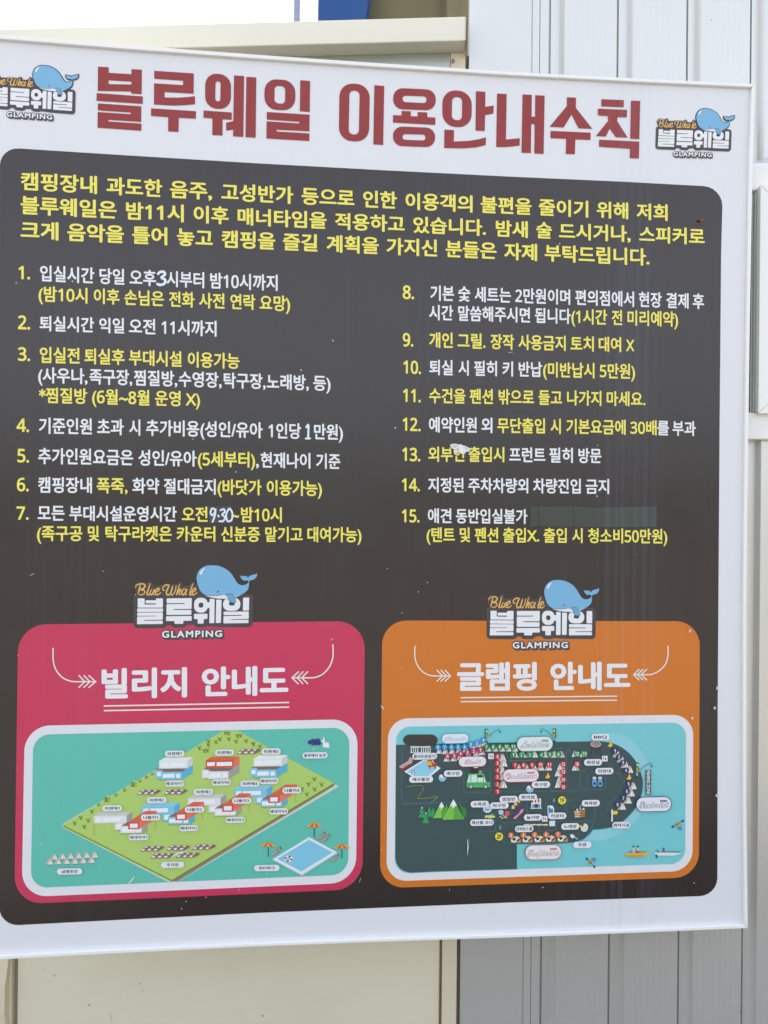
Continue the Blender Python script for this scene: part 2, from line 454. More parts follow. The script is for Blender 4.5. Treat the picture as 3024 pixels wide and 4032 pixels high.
# ------------------------------------------------------------------ things above the fascia
def far(px, py, depth):
    r = ray(px, py); return CPOS + r * depth
def block(px0, px1, py, depth, thick, z0, z1, m, name, label, cat):
    a, b = far(px0, py, depth), far(px1, py, depth)
    q = MB(); t = vdir * thick
    q.box([(a.x, a.y, z0), (b.x, b.y, z0), (b.x, b.y, z1), (a.x, a.y, z1)] +
          [(a.x + t.x, a.y + t.y, z0), (b.x + t.x, b.y + t.y, z0), (b.x + t.x, b.y + t.y, z1), (a.x + t.x, a.y + t.y, z1)], m)
    return tag(q.build(name, None, .004), label, cat)
block(1155, 1181, 50, 2.6, .03, 0, 6, M_pole, 'steel_pole', 'thin grey steel pole rising into the white sky behind the fascia', 'pole')
q = MB(); bz0, bz1 = far(1440, 76, 2.35).z, far(1447, 0, 2.35).z          # its right-hand edge leans outwards towards the top
a, b_, c_ = far(1251, 60, 2.35), far(1440, 76, 2.35), far(1449, 0, 2.35); lean = (c_ - b_) / (bz1 - bz0)
def bl(z, t): return [(a.x + vdir.x * t, a.y + vdir.y * t, z), (b_.x + lean.x * (z - bz0) + vdir.x * t, b_.y + lean.y * (z - bz0) + vdir.y * t, z)]
lo0, hi0, lo1, hi1 = bl(bz0 - .5, 0), bl(5.2, 0), bl(bz0 - .5, .2), bl(5.2, .2)
q.box([lo0[0], lo0[1], hi0[1], hi0[0], lo1[0], lo1[1], hi1[1], hi1[0]], M_blue)
lo0, lo1 = bl(0, 0), bl(0, .2); e0, e1 = bl(bz0 - .5, 0), bl(bz0 - .5, .2)
q.box([lo0[0], (e0[1][0], e0[1][1], 0), e0[1], e0[0], lo1[0], (e1[1][0], e1[1][1], 0), e1[1], e1[0]], M_blue)
tag(q.build('column', None), 'blue painted column behind the cream fascia beside olive canvas', 'column')
cv = MB(); n = 44
a, b = far(1436, 60, 2.45), far(1850, 60, 2.45)
def cvp(i, z, back):
    t = i / n; p = a.lerp(b, t); x = math.sin(t * 9) * .008 + .035 * math.exp(-((t - .78) / .05) ** 2) - .05 * max(0, t - .82)
    p = p - vdir * (x - back)
    return (p.x, p.y, z)
for i in range(n):
    cv.face([cvp(i, .0, 0), cvp(i + 1, .0, 0), cvp(i + 1, 5.0, 0), cvp(i, 5.0, 0)], M_olive)
    cv.face([cvp(i, 5.0, .006), cvp(i + 1, 5.0, .006), cvp(i + 1, .0, .006), cvp(i, .0, .006)], M_olive)
tag(cv.build('canvas_curtain', None, 0, True), 'hanging olive canvas between the blue column and the cladding', 'curtain')

# ================================================================== the notice board
zb_s = sign_at(1500, 3705).z
BOARD = thing('notice_board', 'large framed white notice board with Korean rules on dark panel and two maps', 'notice board', (0, 0, zb_s))
P_white = print_mat('white printed film', (.745, .755, .785), .38, .22, 0, .4, (.50, .53, .60), raw=True)
P_dark = print_mat('dark brown printed film', (.0255, .0172, .0152), .25, .11, .8, .60, (.22, .25, .34), bump=0, raw=True)
P_red = print_mat('dull red ink', (150, 62, 62), .42, .10, 0, spec=.25)
P_yel = print_mat('yellow ink', (240, 228, 96), .4, .08, 0)
P_wht = print_mat('white ink', (.80, .81, .83), .4, .10, 0, raw=True)
P_pink = print_mat('pink ink', (200, 50, 88), .34, .08, .8)
P_oran = print_mat('orange ink', (208, 116, 30), .34, .08, .8)
M_frame = mat('white aluminium frame', (.86, .86, .85), .32, .5, raw=True)
M_core = mat('board core', (205, 205, 205), .6)
_mats = {}
def C(r, g, b):
    k = (r, g, b)
    if k not in _mats: _mats[k] = mat('map ink %d %d %d' % k, k, .38, .4)
    return _mats[k]

top_o = [(-112, 135), (0, 144), (500, 185), (1008, 223), (1500, 257), (2016, 290.5), (2500, 316), (2967, 337)]
bot_o = [(-112, 3776), (0, 3770.7), (500, 3744), (1008, 3719.6), (1500, 3701), (2016, 3684.4), (2500, 3666), (2938, 3648)]
rgt_o = [(2967, 337), (2957, 600), (2945, 1300), (2936, 1964), (2932, 2400), (2931.5, 3164), (2938, 3648)]
lft_o = [(-112, 135), (-117, 1200), (-121, 2400), (-112, 3776)]
def shift(pts, dx, dy): return [(x + dx, y + dy) for x, y in pts]
face_pts = top_o[:-1] + rgt_o + bot_o[::-1][1:] + lft_o[::-1][1:-1]
b = MB()
b.tess([face_pts], P_white, lambda p: sign_at(p[0], p[1], 0))
b.tess([face_pts[::-1]], M_core, lambda p: sign_at(p[0], p[1], -.022))
for i in range(len(face_pts)):
    p, q = face_pts[i], face_pts[(i + 1) % len(face_pts)]
    b.face([sign_at(*p, 0), sign_at(*p, -.022), sign_at(*q, -.022), sign_at(*q, 0)], M_core)
b.build('board_panel', BOARD)

def rail(name, outer, inner):
    m = MB(); H = .0075; n = len(outer)
    for i in range(n - 1):
        o0, o1, i0, i1 = outer[i], outer[i + 1], inner[i], inner[i + 1]
        m.face([sign_at(*o0, H), sign_at(*o1, H), sign_at(*i1, H), sign_at(*i0, H)], M_frame)
        m.face([sign_at(*i0, H), sign_at(*i1, H), sign_at(*i1, .0002), sign_at(*i0, .0002)], M_frame)
        m.face([sign_at(*o1, H), sign_at(*o0, H), sign_at(*o0, -.026), sign_at(*o1, -.026)], M_frame)
    for k in (0, n - 1):
        m.face([sign_at(*outer[k], H), sign_at(*inner[k], H), sign_at(*inner[k], .0002), sign_at(*outer[k], -.026)], M_frame)
    return m.build(name, BOARD, .0011)
e = 1.2
ti = [(-98, 153), (0, 160.5), (500, 201), (1008, 238), (1500, 271.5), (2016, 304), (2500, 329), (2953, 350)]
bi = [(-98, 3761), (0, 3756), (500, 3730), (1008, 3707), (1500, 3688.5), (2016, 3671.5), (2500, 3653.5), (2925, 3635.5)]
ri = [(2953, 350), (2943.5, 600), (2931.5, 1300), (2922.5, 1964), (2919, 2400), (2919, 3164), (2925, 3635.5)]
li = [(-98, 153), (-103, 1200), (-107, 2400), (-98, 3761)]
def in_(pts, dx0=0, dx1=0):
    pts = list(pts); pts[0] = (pts[0][0] + dx0, pts[0][1]); pts[-1] = (pts[-1][0] - dx1, pts[-1][1]); return pts
rail('frame_rail', top_o, ti); rail('frame_rail', bot_o, bi)
ins = lambda pts: [(pts[0][0], pts[0][1] + e)] + pts[1:-1] + [(pts[-1][0], pts[-1][1] - e)]
rail('frame_rail', ins(rgt_o), ins(ri)); rail('frame_rail', ins(lft_o), ins(li))
for px in (300, 2500):                            # stand-off brackets that carry the board on the wall
    for py in (700, 3300):
        a = sign_at(px, py, -.023); q = (a - W0).dot(wn); s = (a - W0).dot(wd)
        m = MB(); x0, x1 = a.x - .02, a.x + .02
        def wy(x): return W0.y + (x - W0.x) * wd.y / wd.x + .002
        m.box([(x0, a.y, a.z - .02), (x1, a.y, a.z - .02), (x1, a.y, a.z + .02), (x0, a.y, a.z + .02),
               (x0, wy(x0), a.z - .02), (x1, wy(x1), a.z - .02), (x1, wy(x1), a.z + .02), (x0, wy(x0), a.z + .02)], M_galv)
        m.build('wall_bracket', BOARD)

# layers of print above the board's face (metres)
L_PANEL, L_CARD, L_TEXT, L_ART, L_PILL = .0003, .0006, .0008, .0013, .0046
k = Ink(L_PANEL)
dark = rounded([(-1, 580, 75), (500, 612), (1008, 643), (1500, 670), (2016, 696), (2441, 715), (2846, 737, 76), (2839, 1000), (2833, 1700), (2829, 2300),
                (2825.5, 2800), (2824.5, 3526, 70), (2016, 3553), (1500, 3574), (1008, 3594.5), (500, 3620), (-3, 3646, 76), (-6, 2400), (-3, 1400)])
k.poly(dark, P_dark); k.build('dark_panel', BOARD)

# ---- title
A0, B0, C0 = T(0, 0), T(1008, 0), T(2016, 0)
k = Ink(L_TEXT)
def g(tr, pts, hole=None): k.poly(pts, P_red, [hole] if hole else [], tr)
def ring(tr, outer, r, inner, ri_): k.poly(rounded(outer, r), P_red, [rounded(inner, ri_)], tr)
g(A0, [(636,433),(705,437),(705,473),(852,482),(852,449),(920,453),(918,611),(851,607),(851,594),(634,590)], [(704,521),(852,530),(852,549),(704,546)])
g(A0, [(627,604),(926,626),(925,674),(626,654)])
g(A0, [(635,671),(916,690),(915,791),(702,777),(702,788),(917,802),(916,848),(632,828),(634,727),(848,741),(848,730),(634,716)])
g(A0, [(1000,460),(1256,477),(1255,608),(1067,597),(1067,633),(1150,634),(1220,630),(1264,624),(1264,676),(1200,682),(1130,685),(998,678),(999,541),(1187,553),(1187,524),(1000,511)])
g(A0, [(980,703),(1271,722),(1269,770),(1159,764),(1157,856),(1090,852),(1090,760),(979,752)])
ring(A0, [(1331,474),(1498,486),(1496,710),(1329,702)], 76, [(1397,527),(1430,529),(1428,659),(1395,657)], 16)
g(A0, [(1319,717),(1502,730),(1502,777),(1443,774),(1442,879),(1376,876),(1377,768),(1319,764)])
g(A0, [(1517,490),(1582,494),(1577,888),(1511,884),(1511,841),(1466,847),(1466,796),(1512,786)])
g(A0, [(1597,499),(1661,503),(1657,893),(1591,890)])
ring(B0, [(56,510),(256,524),(254,719),(54,709)], 80, [(121,555),(190,561),(188,675),(119,669)], 25)
g(B0, [(287,521),(351,526),(348,727),(284,721)])
g(B0, [(70,727),(347,744),(346,852),(134,841),(134,853),(346,866),(345,914),(67,898),(69,787),(281,801),(281,790),(70,776)])
k.build('title_word', BOARD); k = Ink(L_TEXT)
ring(B0, [(542,538),(738,550),(732,921),(536,912)], 86, [(606,586),(672,590),(666,875),(600,870)], 30)
g(B0, [(767,553),(831,558),(824,940),(760,936)])
ring(B0, [(890,570),(1166,583),(1163,717),(888,707)], 62, [(950,620),(1106,626),(1104,670),(949,662)], 20)
g(B0, [(888,747),(943,749),(943,720),(1003,722),(1003,754),(1047,756),(1047,727),(1109,730),(1110,760),(1162,763),(1161,810),(887,795)])
ring(B0, [(889,819),(1162,830),(1159,956),(886,945)], 60, [(950,869),(1098,873),(1097,912),(948,906)], 18)
ring(B0, [(1209,581),(1399,595),(1396,829),(1206,819)], 86, [(1271,628),(1336,632),(1334,782),(1268,777)], 28)
g(B0, [(1425,592),(1486,596),(1485,694),(1540,685),(1538,737),(1484,747),(1482,850),(1422,847)])
g(B0, [(1221,841),(1283,844),(1281,918),(1380,914),(1440,904),(1490,891),(1488,941),(1430,955),(1340,962),(1219,960)])
g(C0, [(-97,607),(-35,611),(-40,905),(50,897),(49,944),(-30,953),(-103,954)])
g(C0, [(68,613),(128,616),(126,757),(149,758),(150,618),(211,621),(204,998),(144,995),(146,806),(124,804),(122,992),(61,990)])
g(C0, [(355,631),(414,634),(413,700),(520,836),(431,832),(385,743),(334,827),(243,822),(355,688)])
g(C0, [(250,849),(509,861),(508,908),(410,904),(406,1000),(348,998),(350,900),(248,896)])
g(C0, [(579,644),(724,650),(723,696),(578,690)])
g(C0, [(556,705),(745,713),(743,761),(683,760),(680,785),(749,893),(673,890),(632,834),(607,886),(543,882),(622,785),(620,753),(556,749)])
g(C0, [(770,653),(830,656),(824,903),(765,900)])
g(C0, [(564,906),(824,919),(821,1028),(762,1026),(764,965),(563,952)])
k.build('title_word', BOARD)

# ---- paragraphs: words measured on enlarged tiles of the photograph
TL = {'A': (0, 600), 'B': (1008, 600), 'C': (2016, 600), 'D': (0, 1000), 'E': (800, 1000), 'F': (2016, 1000), 'G': (0, 1600), 'H': (800, 1600),
      'I': (1500, 1600), 'J': (2016, 1600), 'Q': (1600, 1000), 'U': (0, 2200), 'V': (700, 2200), 'W': (1450, 2200), 'X': (2016, 2200)}
def PX(t, x): return TL[t][0] + x / K
def PY(t, y): return TL[t][1] + y / K
def line_fit(ref):
    return (fit([(PX(t, x), PY(t, a)) for t, x, a, b in ref]), fit([(PX(t, x), PY(t, b)) for t, x, a, b in ref]))
def words(ink, spec, ref, rx, ry):
    top, bot = line_fit(ref)
    for t0, x0, t1, x1, body, m in spec:
        ink.glyphs(body, PX(t0, x0), PX(t1, x1), top, bot, m, rx, ry)
Y, Wt = P_yel, P_wht
intro = [
 ([('A',136,'A',630,'캠핑장내'),('A',690,'A',1052,'과도한'),('A',1102,'A',1375,'음주,'),('A',1435,'B',242,'고성반가'),('B',295,'B',638,'등으로'),('B',693,'B',913,'인한'),
   ('B',968,'B',1403,'이용객의'),('B',1455,'C',126,'불편을'),('C',172,'C',493,'줄이기'),('C',547,'C',752,'위해'),('C',805,'C',1007,'저희')],
  [('A',190,127,247),('A',590,152,270),('A',750,163,280),('A',990,176,292),('B',70,215,332),('B',780,247,361),('B',1030,262,376),('B',1390,278,389),('C',360,310,421),('C',740,326,434),('C',990,338,447)]),
 ([('A',135,'A',758,'블루웨일은'),('A',817,'A',1192,'밤11시'),('A',1255,'A',1483,'이후'),('A',1540,'B',458,'매너타임을'),('B',512,'B',963,'적용하고'),('B',1018,'B',1490,'있습니다.'),
   ('B',1553,'C',102,'밤새'),('C',155,'C',258,'술'),('C',303,'C',768,'드시거나,'),('C',822,'C',1247,'스피커로')],
  [('A',180,281,402),('A',620,308,428),('A',1150,340,455),('A',1340,347,463),('B',60,368,483),('B',590,392,502),('B',830,405,516),('B',1330,427,537),('C',90,450,556),('C',700,470,581),('C',1010,486,594)]),
 ([('A',134,'A',380,'크게'),('A',437,'A',805,'음악을'),('A',857,'A',1085,'틀어'),('A',1147,'A',1380,'놓고'),('A',1437,'B',125,'캠핑을'),('B',174,'B',398,'즐길'),('B',457,'B',796,'계획을'),
   ('B',845,'B',1174,'가지신'),('B',1228,'B',1558,'분들은'),('B',1607,'C',162,'자제'),('C',210,'C',890,'부탁드립니다.')],
  [('A',350,452,571),('A',660,467,586),('A',1060,487,604),('B',390,532,646),('B',550,540,652),('B',930,556,669),('B',1150,563,677),('C',110,592,705),('C',740,618,731),('C',810,623,734)])]
par = thing('warning_paragraph', '', '', (0, 0, 0)); del par['label']; del par['category']
par.parent = BOARD; par['_o'] = BOARD['_o']
for spec, ref in intro:
    k = Ink(L_TEXT, .000006); words(k, [(a, b, c, d, t, Y) for a, b, c, d, t in spec], ref, .030, .023); k.build('text_line', par)

def rule(num, nt, nx0, nx1, ny0, ny1, lines, extra=None):
    o = thing('rule_text', '', ''); del o['label']; del o['category']; o.parent = BOARD; o['_o'] = BOARD['_o']
    for spec, ref in lines: k = Ink(L_TEXT, .000006); words(k, spec, ref, .027, .021); k.build('text_line', o)
    n = Ink(L_TEXT, .000006)
    sl_ = .045 if num < 8 else .04
    top = lambda x: PY(nt, ny0) + (x - PX(nt, nx0)) * sl_ * (1 if PY(nt, ny0) < 1800 else .3)
    bot = lambda x: PY(nt, ny1) + (x - PX(nt, nx0)) * sl_ * (1 if PY(nt, ny0) < 1800 else .3)
    n.glyphs('%d.' % num, PX(nt, nx0), PX(nt, nx1), top, bot, Y, .030, .024, 0, .714)
    n.build('number', o)
    if extra: extra(o)
    return o
def seg(t, *a): return [(t0, x0, t1, x1, body, m) for t0, x0, t1, x1, body, m in a]
def S1(t, *w): return [(t, x0, t, x1, b, m) for x0, x1, b, m in w]
M_hand = mat('white paint marker', (222, 234, 244), .45)
M_patch = mat('dull grey film patch', (.052, .056, .056), .42, raw=True)
def hand(t, strokes, wd_, patch=None):
    tr = T(*TL[t])
    def f(o):
        k = Ink(L_TEXT + .0006)
        if patch: k.poly(patch, M_patch, tr=tr, off=L_TEXT - .0002)
        for s in strokes: k.line(smooth_line(s, 5), wd_, M_hand, tr); k.caps(s, wd_, M_hand, tr)
        k.build('handwritten_digits', o)
    return f
rule(1, 'D', 120, 197, 77, 163, [
  (S1('D', (260,612,'입실시간',Wt),(645,807,'당일',Wt),(840,1012,'오후',Wt),(1080,1324,'시부터',Wt)) + [('D',1362,'E',483,'밤10시까지',Wt)],
   [('D',330,76,182),('D',600,89,194),('D',800,96,202),('D',1315,120,224),('E',475,135,241)]),
  (S1('D', (250,568,'(밤10시',Y),(608,776,'이후',Y),(806,1064,'손님은',Y),(1096,1262,'전화',Y),(1290,1456,'사전',Y)) + S1('E', (176,338,'연락',Y),(366,564,'요망)',Y)),
   [('D',340,209,313),('D',560,221,323),('D',680,226,327),('D',1330,250,353),('E',310,261,364),('E',500,271,373)])],
  hand('D', [[(1026,130),(1040,118),(1062,118),(1070,135),(1048,154),(1070,168),(1068,192),(1040,202),(1022,196)]], 17))
rule(2, 'D', 117, 197, 398, 488, [(S1('D', (257,611,'퇴실시간',Wt),(643,806,'익일',Wt),(836,1008,'오전',Wt),(1047,1404,'11시까지',Wt)),
   [('D',330,402,503),('D',600,409,511),('D',800,417,518),('D',1000,422,525),('D',1395,433,537)])])
rule(3, 'D', 117, 197, 604, 692, [
  (S1('D', (258,517,'입실전',Y),(548,808,'퇴실후',Y),(836,1178,'부대시설',Y),(1217,1553,'이용가능',Y)), [('D',320,603,709),('D',510,609,714),('D',1075,627,730),('D',1280,635,738),('D',1440,640,743)]),
  (S1('D', (248,568,'(사우나,',Wt),(580,858,'족구장,',Wt),(868,1150,'찜질방,',Wt),(1158,1437,'수영장,',Wt)) + S1('E', (133,405,'탁구장,',Wt),(412,685,'노래방,',Wt),(713,826,'등)',Wt)),
   [('D',350,735,839),('D',830,751,855),('D',1110,758,861),('D',1400,765,869),('E',200,767,870),('E',570,782,884)]),
  (S1('D', (253,566,'*찜질방',Y),(597,970,'(6월~8월',Y),(1005,1171,'운영',Y),(1203,1297,'X)',Y)), [('D',380,866,970),('D',550,872,974),('D',960,881,984),('D',1165,888,990)])])
rule(4, 'G', 108, 190, 78, 164, [(S1('G', (253,597,'기준인원',Wt),(630,803,'초과',Wt),(838,910,'시',Wt)) + [('G',947,'H',386,'추가비용(성인/유아',Wt)] + S1('H', (423,635,'1인당',Wt),(718,906,'만원)',Wt)),
   [('G',315,73,180),('G',580,77,184),('G',790,83,188),('G',905,85,191),('G',1100,90,195),('H',375,103,208),('H',620,109,213),('H',860,116,219)])],
  hand('H', [[(668,136),(682,124),(680,206)], [(666,209),(692,208)]], 13))
rule(5, 'G', 113, 190, 274, 362, [(S1('G', (248,864,'추가인원요금은',Wt),(897,1275,'성인/유아',Wt)) + [('G',1282,'H',337,'(5세부터)',Y)] + S1('H', (342,362,',',Wt),(372,695,'현재나이',Wt),(732,889,'기준',Wt)),
   [('G',410,270,377),('G',580,275,380),('G',1050,284,390),('G',1270,288,391),('H',300,291,395),('H',510,300,402),('H',690,303,405),('H',790,305,407)])])
rule(6, 'G', 110, 188, 463, 550, [(S1('G', (248,597,'캠핑장내',Wt),(627,828,'폭죽,',Y),(858,1033,'화약',Wt),(1062,1399,'절대금지',Wt)) + [('G',1410,'H',379,'(바닷가',Y)] + S1('H', (412,770,'이용가능)',Y)),
   [('G',320,457,562),('G',590,459,564),('G',930,464,568),('G',1390,471,573),('H',370,474,577),('H',470,477,579),('H',650,480,582)])])
rule(7, 'G', 108, 187, 648, 734, [
  (S1('G', (245,420,'모든',Wt),(450,1146,'부대시설운영시간',Wt),(1178,1346,'오전',Y)) + S1('H', (192,232,'~',Y),(245,510,'밤10시',Y)),
   [('G',330,640,743),('G',620,643,746),('G',900,646,747),('G',1140,648,749),('G',1340,650,750),('H',505,653,754)]),
  (S1('G', (240,535,'(족구공',Y),(570,643,'및',Y),(683,1114,'탁구라켓은',Y),(1145,1396,'카운터',Y)) + [('G',1433,'H',368,'신분증',Y)] + S1('H', (402,645,'맡기고',Y),(675,1026,'대여가능)',Y)),
   [('G',310,771,874),('G',760,774,876),('G',1390,776,877),('H',190,778,879),('H',740,781,881),('H',900,781,882)])],
  hand('G', [[(1394,668),(1376,662),(1365,686),(1376,706),(1393,686),(1397,664),(1394,705),(1378,748)], [(1415,708),(1418,714)],
             [(1430,674),(1450,666),(1457,684),(1440,702),(1459,718),(1446,744),(1422,744)], [(1482,666),(1466,702),(1476,744),(1502,734),(1506,690),(1490,664),(1480,668)]], 12,
       [(1352,650),(1500,646),(1510,752),(1356,757)]))
rule(8, 'B', 950, 1025, 862, 950, [
  (S1('Q', (155,309,'기본',Wt),(335,414,'숯',Wt),(442,678,'세트는',Wt),(705,1061,'2만원이며',Wt),(1093,1475,'편의점에서',Wt)) + S1('C', (820,969,'현장',Wt),(998,1143,'결제',Wt),(1168,1244,'후',Wt)),
   [('Q',195,203,305),('Q',490,213,314),('Q',950,227,328),('Q',1050,231,331),('Q',1230,236,337),('Q',1465,243,345),('C',960,907,1008),('C',1135,914,1015)]),
  (S1('Q', (147,303,'시간',Wt),(335,801,'말씀해주시면',Wt),(832,1065,'됩니다',Wt),(1068,1300,'(1시간',Y),(1330,1398,'전',Y)) + S1('C', (747,1075,'미리예약)',Y)),
   [('Q',205,330,431),('Q',380,337,437),('Q',710,345,445),('Q',970,352,453),('Q',1050,354,455),('Q',1290,360,461),('C',870,1027,1127),('C',960,1029,1130)])])
rule(9, 'E', 1293, 1362, 512, 599, [(S1('Q', (148,301,'개인',Y),(331,513,'그릴.',Y),(545,698,'장작',Y),(725,1032,'사용금지',Y),(1062,1214,'토치',Y),(1245,1391,'대여',Y),(1422,1476,'X',Y)),
   [('Q',215,508,611),('Q',480,515,615),('Q',780,523,624),('Q',1020,531,631),('Q',1205,535,634),('Q',1380,539,637)])])
rule(10, 'E', 1297, 1412, 690, 775, [(S1('Q', (148,301,'퇴실',Wt),(337,404,'시',Wt),(438,587,'필히',Wt),(622,691,'키',Wt),(727,879,'반납',Wt),(885,1218,'(미반납시',Y),(1252,1481,'5만원)',Y)),
   [('Q',215,686,787),('Q',400,690,790),('Q',580,694,794),('Q',685,696,796),('Q',975,701,802),('Q',1210,706,806),('Q',1340,709,810)])])
rule(11, 'E', 1295, 1410, 873, 958, [(S1('Q', (147,383,'수건을',Y),(410,561,'펜션',Y),(597,827,'밖으로',Y),(855,1008,'들고',Y),(1040,1263,'나가지',Y),(1297,1548,'마세요.',Y)),
   [('Q',270,870,970),('Q',550,875,975),('Q',660,877,977),('Q',1095,884,983),('Q',1255,887,985),('Q',1440,891,988)])])
rule(12, 'I', 140, 257, 72, 158, [(S1('I', (310,621,'예약인원',Wt),(650,722,'외',Wt),(753,1062,'무단출입',Y),(1098,1165,'시',Y),(1200,1585,'기본요금에',Y)) + S1('J', (765,936,'30배',Y),(940,1016,'를',Wt),(1038,1190,'부과',Wt)),
   [('I',370,68,171),('I',715,73,174),('I',1050,78,177),('I',1160,80,180),('I',1575,85,184),('J',925,92,190),('J',1180,95,193)])])
rule(13, 'I', 138, 255, 266, 353, [(S1('I', (307,541,'외부인',Y),(567,799,'출입시',Y),(830,1065,'프런트',Wt),(1090,1243,'필히',Wt),(1278,1428,'방문',Wt)),
   [('I',370,261,360),('I',700,262,362),('I',790,263,363),('I',970,265,364),('I',1240,269,368),('I',1330,270,369)])])
rule(14, 'I', 135, 252, 466, 550, [(S1('I', (305,536,'지정된',Wt),(565,954,'주차차량외',Wt),(985,1294,'차량진입',Wt),(1325,1478,'금지',Wt)),
   [('I',370,461,559),('I',530,462,560),('I',720,464,562),('I',950,466,565),('I',1290,469,567),('I',1470,471,569)])])
def tape(o):
    k = Ink(L_TEXT + .0004); tr = T(1500, 1600)
    Mt = print_mat('grey green cloth tape', (66, 71, 63), .5, .2, .3, .4, (.22, .25, .34))
    k.poly([(966,647),(1100,650),(1246,649),(1400,656),(1600,654),(1783,648),(1786,720),(1783,781),(1600,783),(1246,781),(1020,778),(963,781),(968,720)], Mt, tr=tr)
    for a, b in (((1016, 650), (1022, 778)), ((1244, 650), (1249, 781))):
        k.line([a, ((a[0] + b[0]) / 2 + 4, (a[1] + b[1]) / 2), b], 4, M_dark, tr)
    o2 = k.build('cloth_tape', o); o2['label'] = 'dull grey green tape stuck over the end of the line'
rule(15, 'I', 135, 250, 667, 751, [
  (S1('I', (303,457,'애견',Wt),(485,949,'동반입실불가',Wt)), [('I',340,660,758),('I',440,661,759),('I',720,663,761),('I',930,665,763)]),
  (S1('I', (295,479,'(텐트',Y),(510,578,'및',Y),(607,760,'펜션',Y),(790,1025,'출입X.',Y),(1053,1203,'출입',Y),(1238,1306,'시',Y)) + [('I',1340,'J',719,'청소비',Y)] + S1('J', (728,1005,'50만원)',Y)),
   [('I',390,783,881),('I',750,786,883),('I',940,787,884),('I',1300,789,887),('J',710,791,888),('J',960,794,891)])], tape)

# ---- logos (drawn once, set in four places)
kL, kW = 1659 / 480, 1659 / 310
L8 = lambda p: (520 + p[0] / kL, 2280 + p[1] / kL)
W7 = lambda p: (720 + p[0] / kW, 2200 + p[1] / kW)
P_whale = print_mat('whale blue ink', (118, 178, 216), .36, .15, 0)
P_belly = print_mat('whale belly ink', (226, 230, 234), .36, .15, 0)
P_gold = print_mat('gold ink', (226, 178, 92), .36, .15, 0)
P_badge = print_mat('badge brown ink', (.062, .052, .056), .34, .15, 0, .45, raw=True)
P_flip = print_mat('flipper blue ink', (102, 164, 200), .36, .15, 0)
Q0 = [(540.8, 2355.8), (981, 2352.3), (979.5, 2454.2), (540.3, 2457)]
def to_quad(q):
    def f(p):
        # logo coordinates from the first one, carried over to quad q
        u = (p[0] - 540.5) / 439.8
        v0 = 2355.8 + u * -3.5; v1 = 2457 + u * -2.8
        v = (p[1] - v0) / (v1 - v0)
        a, b, c, d = q
        return tuple((a[i] * (1 - u) + b[i] * u) * (1 - v) + (d[i] * (1 - u) + c[i] * u) * v for i in (0, 1))
    return f
WH = smooth_line([(285,400),(303,315),(350,232),(430,170),(520,141),(620,137),(740,150),(850,190),(940,245),(1010,312),(1070,398),(1120,480),(1170,533),(1230,556),(1300,549),(1350,522),
                  (1378,492),(1368,464)], 4)[:-1] + smooth_line([(1368,464),(1335,452),(1280,458),(1238,430),(1212,392),(1200,352)], 4)[:-1] + \
     smooth_line([(1200,352),(1250,366),(1310,362),(1345,378),(1364,404)], 4)[:-1] + smooth_line([(1364,404),(1395,364),(1460,338),(1520,325),(1548,303)], 4)[:-1] + \
     smooth_line([(1548,303),(1551,350),(1522,408),(1470,440),(1398,455)], 4)[:-1] + smooth_line([(1398,455),(1386,500),(1388,560),(1368,640),(1310,704),(1230,752),(1130,788),(1060,803),(1000,806),(940,796),(880,772),
                  (800,764),(700,778),(560,776),(450,748),(380,690),(330,600),(296,490),(285,400)], 4)[:-1]
BELLY = smooth_line([(452,764),(580,778),(700,780),(800,762),(880,770),(960,796),(1060,802),(1130,786),(1250,742),(1150,792),(1060,818),(960,836),(850,842),(700,832),(570,806),(490,782)], 3, True)
FLIP = smooth_line([(912,745),(946,776),(962,850),(1000,904),(1060,921),(1108,914),(1108,880),(1076,802),(1026,738)], 4)
SCRIPT = [[(112,82),(98,140),(82,206)], [(48,116),(60,84),(110,66),(160,68),(176,96),(150,130),(116,140),(162,152),(174,182),(140,212),(95,210)], [(246,58),(222,140),(204,200),(214,216),(236,204)],
          [(268,138),(242,192),(254,214),(284,190),(306,138),(288,198),(306,212)], [(326,178),(362,158),(368,128),(342,130),(318,172),(326,212),(360,206),(394,180)],
          [(452,150),(424,150),(416,118),(450,84),(500,84),(484,130),(466,190),(488,217),(524,190),(552,100),(528,190),(544,217),(582,172),(600,88)],
          [(646,68),(624,140),(606,216),(630,160),(654,136),(658,156),(640,204),(662,212)], [(736,142),(702,136),(676,178),(690,214),(724,182),(746,136),(726,204),(748,210)],
          [(828,58),(800,140),(786,196),(796,216),(816,200)], [(826,178),(860,156),(864,128),(840,130),(816,172),(826,212),(856,206),(884,178)]]
BASE = [(20,250,20),(24,222,8),(62,214,10),(44,150,20),(24,105,25),(60,45,25),(130,38,20),(205,58,10),(232,28,15),(275,40,20),(290,86,20),(400,78,20),(455,58,20),(600,74,20),(636,38,20),(678,52,15),
        (694,96,15),(780,86,10),(812,30,20),(856,42,15),(900,120),(1300,200),(1560,200,20),(1648,212,50),(1645,655,60),(1230,655,10),(1030,645,10),(980,660,20),(875,660,30),(838,618,8),(752,626,10),(718,663,22),(562,664,25),(524,625,8),(478,630,10),(444,667,20),(22,668,60)]
